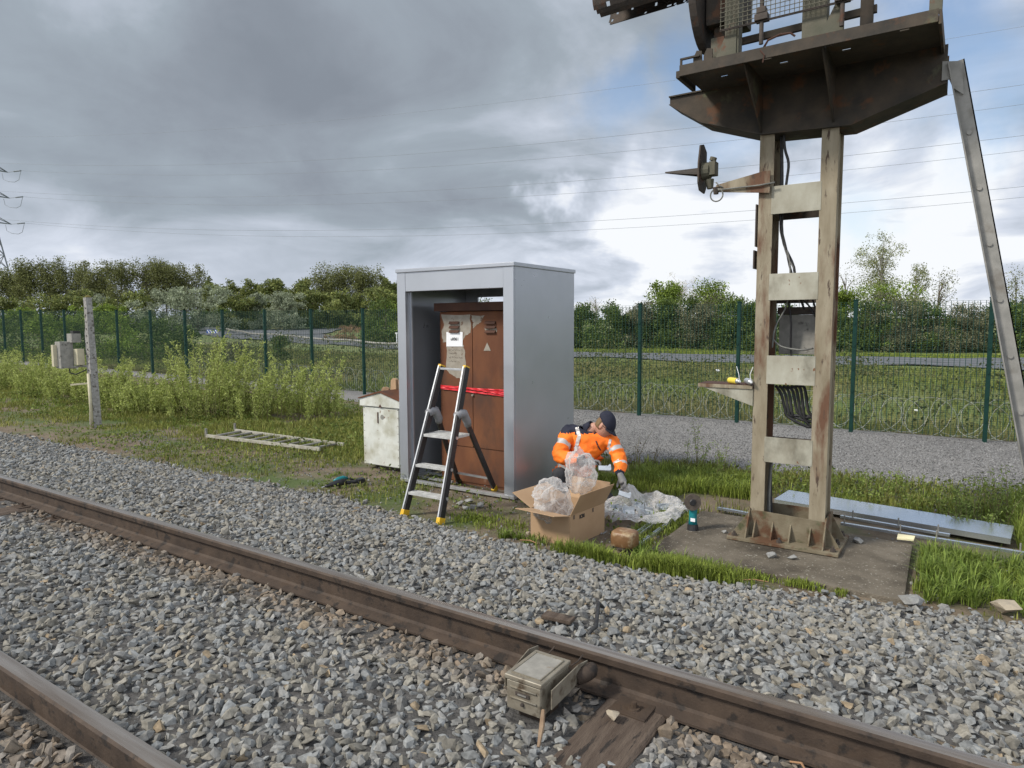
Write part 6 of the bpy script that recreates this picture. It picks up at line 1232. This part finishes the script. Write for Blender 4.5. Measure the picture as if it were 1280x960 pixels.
jt = [(*j[:3], j[3]*.80) if i not in (2, 3) else j for i, j in enumerate(jt)]
body = skin_obj('body', jt, [(0, 1), (1, 2), (2, 3), (1, 4), (4, 5), (5, 6), (1, 7), (7, 8), (8, 9), (0, 10), (10, 11), (11, 12), (12, 13), (10, 14), (14, 15), (15, 16)], None, man, 2)
bm = bmesh.new(); bm.from_mesh(body.data); bm2 = bmesh.new(); bm2.from_mesh(hm); bmesh.ops.translate(bm2, verts=bm2.verts, vec=-ORG[man.name]); tmp = bpy.data.meshes.new('t'); bm2.to_mesh(tmp); bm.from_mesh(tmp); bm.to_mesh(body.data); bm.free()
rmd = body.modifiers.new('r', 'REMESH'); rmd.mode = 'VOXEL'; rmd.voxel_size = .0065; rmd.use_smooth_shade = True
dgr = bpy.context.evaluated_depsgraph_get(); m2 = bpy.data.meshes.new_from_object(body.evaluated_get(dgr)); body.modifiers.clear(); body.data = m2; m2.materials.clear(); m2.materials.append(M_skin)
# eyes, glasses, cap, hair, stubble
for sd in (-1, 1):
    b = MB(MH); b.tube([(.083, sd*.028, .007), (.086, sd*.028, .007)], [.011, .006], 8); b.build('eye', M_ink, man)
b = MB(MH)
for sd in (-1, 1):
    b.tube([(.100+.002*math.sin(a_), sd*(.032+.024*math.cos(a_)), .004+.017*math.sin(a_)) for a_ in [k*math.pi/8 for k in range(17)]], .0028, 5)
    b.tube([(.098, sd*.056, .010), (.06, sd*.074, .012), (.0, sd*.080, .010)], .0032, 5)
b.tube([(.101, -.008, .008), (.105, 0, .010), (.101, .008, .008)], .0025, 5); b.build('glasses', M_black, man)
b = MB(MH); b.tube([(.100, -.017, -.058), (.105, 0, -.057), (.100, .017, -.058)], [.002, .0035, .002], 5); b.build('mouth', mat('lip', (.26, .10, .08)), man, smooth=True)
bm = bmesh.new(); bmesh.ops.create_uvsphere(bm, u_segments=32, v_segments=20, radius=1)
bmesh.ops.delete(bm, geom=[v for v in bm.verts if v.co.z < -.02], context='VERTS')
for v in bm.verts:
    x, y, z = v.co; t_ = .030-.030*x; v.co = MH @ Vector((x*.112-.002, y*.092, z*.112+t_+.004+.002*math.sin(9*math.atan2(y, x))*(1-z)))
me = bpy.data.meshes.new('cap'); bm.to_mesh(me); bm.free(); me.transform(Matrix.Translation(-ORG[man.name])); me.shade_smooth(); cap = link('cap', me, M_navy, man); cap.modifiers.new('t', 'SOLIDIFY').thickness = .006
b = MB(MH); vs = []; n_ = 12
for i in range(n_+1):
    a = R(-62+124*i/n_); vs += [(.112*math.cos(a)-.002, .090*math.sin(a), .012), (.112*math.cos(a)+.05*max(0, math.cos(a*1.35)), .080*math.sin(a), -.006+.006*math.cos(a))]
b.add(vs, [(2*i, 2*i+1, 2*i+3, 2*i+2) for i in range(n_)]); br_ = b.build('cap_brim', M_navy, man, smooth=True); br_.modifiers.new('t', 'SOLIDIFY').thickness = .005
bm = bmesh.new(); bmesh.ops.create_uvsphere(bm, u_segments=28, v_segments=20, radius=1); bmesh.ops.delete(bm, geom=[v for v in bm.verts if v.co.z > .42 or v.co.z < -.55 or v.co.x > -.05-.2*v.co.z], context='VERTS')
for v in bm.verts: x, y, z = v.co; v.co = MH @ Vector((x*.100-.002, y*.079, z*.115))
me = bpy.data.meshes.new('hair'); bm.to_mesh(me); bm.free(); me.transform(Matrix.Translation(-ORG[man.name])); me.shade_smooth(); hr_o = link('hair', me, M_hair, man); hr_o.modifiers.new('t', 'SOLIDIFY').thickness = .004
# jacket
jk = [bel, che, J(738, 540, DM-.02, .088), rs_, re_, rw_, ls_, le_, lw_, J(716, 594, DM+.20, .155)]
jk = [(*j[:3], j[3]*f_) for j, f_ in zip(jk, (1.34, 1.26, 1.0, 1.25, 1.38, 1.35, 1.22, 1.32, 1.4, 1.1))]
mx_ = lambda a, b_, t, r_: (*[a[i]*(1-t)+b_[i]*t for i in range(3)], r_)
jk += [mx_(jk[3], jk[4], .5, .082), mx_(jk[4], jk[5], .5, .064), mx_(jk[6], jk[7], .5, .078), mx_(jk[7], jk[8], .5, .062), mx_(jk[0], jk[1], .5, .165)]
jac = skin_obj('jacket', jk, [(0, 14), (14, 1), (1, 2), (1, 3), (3, 10), (10, 4), (4, 11), (11, 5), (1, 6), (6, 12), (12, 7), (7, 13), (13, 8), (0, 9)], None, man, 3)
me = jac.data
for m_ in (M_orange, M_navy, M_reflect): me.materials.append(m_)
og = ORG[man.name]
for v in me.vertices:   # cloth folds
    p = v.co; nz = -abs(mnoise.noise(Vector((p.x*8, p.y*8, p.z*17))))*.036+.012+mnoise.noise(Vector((p.x*20, p.y*20, p.z*38)))*.007; v.co = p+v.normal*nz
segs_ = {'ra': (3, 4), 'rf': (4, 5), 'la': (6, 7), 'lf': (7, 8), 'sp': (0, 1), 'hem': (9, 0), 'nk': (1, 2), 'rsh': (1, 3), 'lsh': (1, 6)}
def seg_t(p, a, c):
    a, c = Vector(a[:3])-og, Vector(c[:3])-og; d = c-a; t = (p-a).dot(d)/d.length_squared; q_ = a+d*min(1, max(0, t)); return (p-q_).length, t
tor_up = (Vector(jk[2][:3])-Vector(jk[9][:3])).normalized(); base_ = Vector(jk[9][:3])-og; tl = (Vector(jk[2][:3])-Vector(jk[9][:3])).length
for f in me.polygons:
    p = f.center; best = min(((seg_t(p, jk[a], jk[c])[0]-min(jk[a][3], jk[c][3])*.9, k) for k, (a, c) in segs_.items())); k = best[1]; t = seg_t(p, jk[segs_[k][0]], jk[segs_[k][1]])[1]; mi = 0
    hgt = (p-base_).dot(tor_up)/tl
    zw = p.z+og.z; zs_ = (rs_[2]+ls_[2])/2
    if k in ('rf', 'lf'):
        if t > .80: mi = 1
        elif .22 < t < .36 and k == 'lf': mi = 2
    elif k in ('ra', 'la') and .42 < t < .58: mi = 2
    elif k in ('rsh', 'lsh', 'nk', 'ra', 'la', 'sp') and zw > zs_+.035: mi = 1
    elif k in ('sp', 'hem'):
        if hgt < -.28: mi = 1
        elif .12 < hgt < .22: mi = 2
    f.material_index = mi
me.shade_smooth()
# collar, placket, braces of reflective tape
b = MB(); nn_ = 20; cn = Vector(nek[:3]); axn = (Vector(hdj[:3])-Vector(jk[2][:3])).normalized(); ca = axn.cross(fr_).normalized(); cb2 = axn.cross(ca); vs = []
for i in range(nn_):
    a = 2*math.pi*i/nn_; o_ = ca*math.cos(a)+cb2*math.sin(a); vs += [cn-axn*.050+o_*.092, cn+axn*(.030 if (o_.dot(fr_) < -.2) else -.025)+o_*.080]
b.add(vs, [(2*i, 2*((i+1) % nn_), 2*((i+1) % nn_)+1, 2*i+1) for i in range(nn_)]); cl2 = b.build('collar', M_navy, man, smooth=True); cl2.modifiers.new('t', 'SOLIDIFY').thickness = .010
from mathutils.bvhtree import BVHTree
bvh = BVHTree.FromPolygons([v.co for v in me.vertices], [tuple(p.vertices) for p in me.polygons])
def ribbon(name, pxs, w, m_, dd0=6.0):
    P = []
    for i in range(len(pxs)-1):
        for k in range(8): t = k/8; P.append((pxs[i][0]*(1-t)+pxs[i+1][0]*t, pxs[i][1]*(1-t)+pxs[i+1][1]*t))
    P.append(pxs[-1]); vs = []
    for i, (a, c) in enumerate(P):
        q0_ = P[max(i-1, 0)]; q1_ = P[min(i+1, len(P)-1)]; dx, dy = q1_[0]-q0_[0], q1_[1]-q0_[1]; l_ = math.hypot(dx, dy); nx2, ny2 = -dy/l_*w, dx/l_*w
        for s3 in (-1, 1):
            rr = Vector(ray(a+nx2*s3, c+ny2*s3)).normalized(); hit = bvh.ray_cast(Vector(CP)-og, rr)
            if hit[0] is None: vs.append(None)
            else: vs.append(hit[0]+og-rr*.004)
    b = MB(); 
    for i in range(len(P)-1):
        q4 = [vs[2*i], vs[2*i+1], vs[2*i+3], vs[2*i+2]]
        if all(v is not None for v in q4) and max((q4[j]-q4[(j+1) % 4]).length for j in range(4)) < .08: b.add(q4, [(0, 1, 2, 3)])
    if b.v: o_ = b.build(name, m_, man); o_.modifiers.new('t', 'SOLIDIFY').thickness = .003
ribbon('reflective_brace', [(721, 534), (724, 545), (721, 556), (718, 566)], 2.2, M_reflect)
ribbon('reflective_brace', [(763, 549), (761, 558), (758, 566)], 1.6, M_reflect)
ribbon('placket', [(745, 551), (747, 557), (751, 563)], .7, M_navy)
# trousers and boots
tj = [(*j[:3], j[3]*f_) for j, f_ in zip((pel, rh_, rk, ra, lh_, lk, la), (1.05, 1.02, 1.1, 1.15, 1.02, 1.1, 1.15))]; tj += [mx_(tj[1], tj[2], .5, .098), mx_(tj[2], tj[3], .5, .075), mx_(tj[4], tj[5], .5, .095), mx_(tj[5], tj[6], .5, .072)]
tr_ = skin_obj('trousers', tj, [(0, 1), (1, 7), (7, 2), (2, 8), (8, 3), (0, 4), (4, 9), (9, 5), (5, 10), (10, 6)], M_trouser, man, 2)
for v in tr_.data.vertices: p = v.co; v.co = p+v.normal*(mnoise.noise(p*14)*.010)
for a_, dr_ in ((ra, e1*.2+n1_*.12), (la, -e1*.10-n1_*.08)):
    A = Vector(a_[:3]); A.z = -.36; d_ = dr_.normalized(); MB().tube([A-d_*.06+Vector((0, 0, .06)), A-d_*.03+Vector((0, 0, .02)), A+d_*.06, A+d_*.14-Vector((0, 0, .01)), A+d_*.20-Vector((0, 0, .015))], [.045, .055, .048, .044, .026], 12).build('boot', M_black, man, smooth=True)
# gloves with five fingers
def glove(wr, pd_, fd, thumb_side, curl, label=None):
    """wr wrist, pd_ palm direction, fd palm normal (towards the grip side)"""
    pd_ = pd_.normalized(); fd = (fd-pd_*fd.dot(pd_)).normalized(); sd = pd_.cross(fd)*thumb_side; wr = Vector(wr[:3])
    jts = [(*(wr-pd_*.05), .036), (*wr, .032), (*(wr+pd_*.05), (.045)), (*(wr+pd_*.085), (.042))]
    pl_ = skin_obj('glove', jts, [(0, 1), (1, 2), (2, 3)], M_glove, man, 2)
    for k, (off, ln) in enumerate(((.032, .078), (.011, .088), (-.011, .082), (-.031, .064))):
        s0 = wr+pd_*.082+sd*off; d1 = (pd_+fd*.35*curl).normalized(); d2 = (pd_*(1-.8*curl)+fd*(.9*curl)).normalized(); d3 = (pd_*(1-1.5*curl)+fd*(1.1*curl)).normalized()
        a1 = s0+d1*ln*.45; a2 = a1+d2*ln*.32; a3 = a2+d3*ln*.25; MB().tube([s0-pd_*.02, s0, a1, a2, a3, a3+d3*.006], [.010, .0125, .012, .011, .010, .004], 8).build('finger', M_glove, pl_, smooth=True)
    s0 = wr+pd_*.030+sd*.030; d1 = (pd_*.6+sd*.7+fd*.3).normalized(); d2 = (pd_*.8+fd*.6).normalized(); MB().tube([s0, s0+d1*.035, s0+d1*.038+d2*.03, s0+d1*.036+d2*.055], [.016, .015, .013, .007], 8).build('thumb', M_glove, pl_, smooth=True)
glove(rw_, e1*.9+Vector((0, 0, .05))-n1_*.1, Vector((0, 0, -.8))+n1_*.2, -1, .75)
glove(lw_, e1*.25+Vector((0, 0, -.85))+n1_*.35, -e1*.3+n1_*.3+Vector((0, 0, -.2)), 1, .8)
def hold(px, py, d, tilt, lab):
    c_ = at(px, py, d); M = Matrix.Identity(4); xa = (e1+Vector((0, 0, tilt))).normalized(); na2 = (n1_*.8+Vector((0, 0, .55))).normalized(); na2 = (na2-xa*na2.dot(xa)).normalized(); ya = na2.cross(xa)
    for i in range(3): M[i][0], M[i][1], M[i][2], M[i][3] = xa[i], ya[i], na2[i], c_[i]
    b = MB(M @ Matrix.Scale(.72, 4)); b.prism([(-.085, -.04, 0), (.075, -.04, 0), (.085, -.03, 0), (.085, .035, 0), (.07, .05, 0), (.055, .035, 0), (.04, .02, 0), (.02, .02, 0), (.0, .02, 0), (-.085, .02, 0)], (0, 0, .005)); b.box(-.085, .075, -.045, -.040, -.018, .005)
    for xx in (.02, .062): b.cyl((xx, .012, .0055), (xx, .012, .012), .010, n=10)
    tag(b.build('metal_bracket', M_zinc, bevel=.001), lab, 'bracket')
hold(756, 584, DM-.50, -.05, 'white metal bracket held in the kneeling man\'s right glove')
hold(781, 617, DM-.50, -.35, 'zinc bracket held in the kneeling man\'s lowered left glove above the plastic sheet')
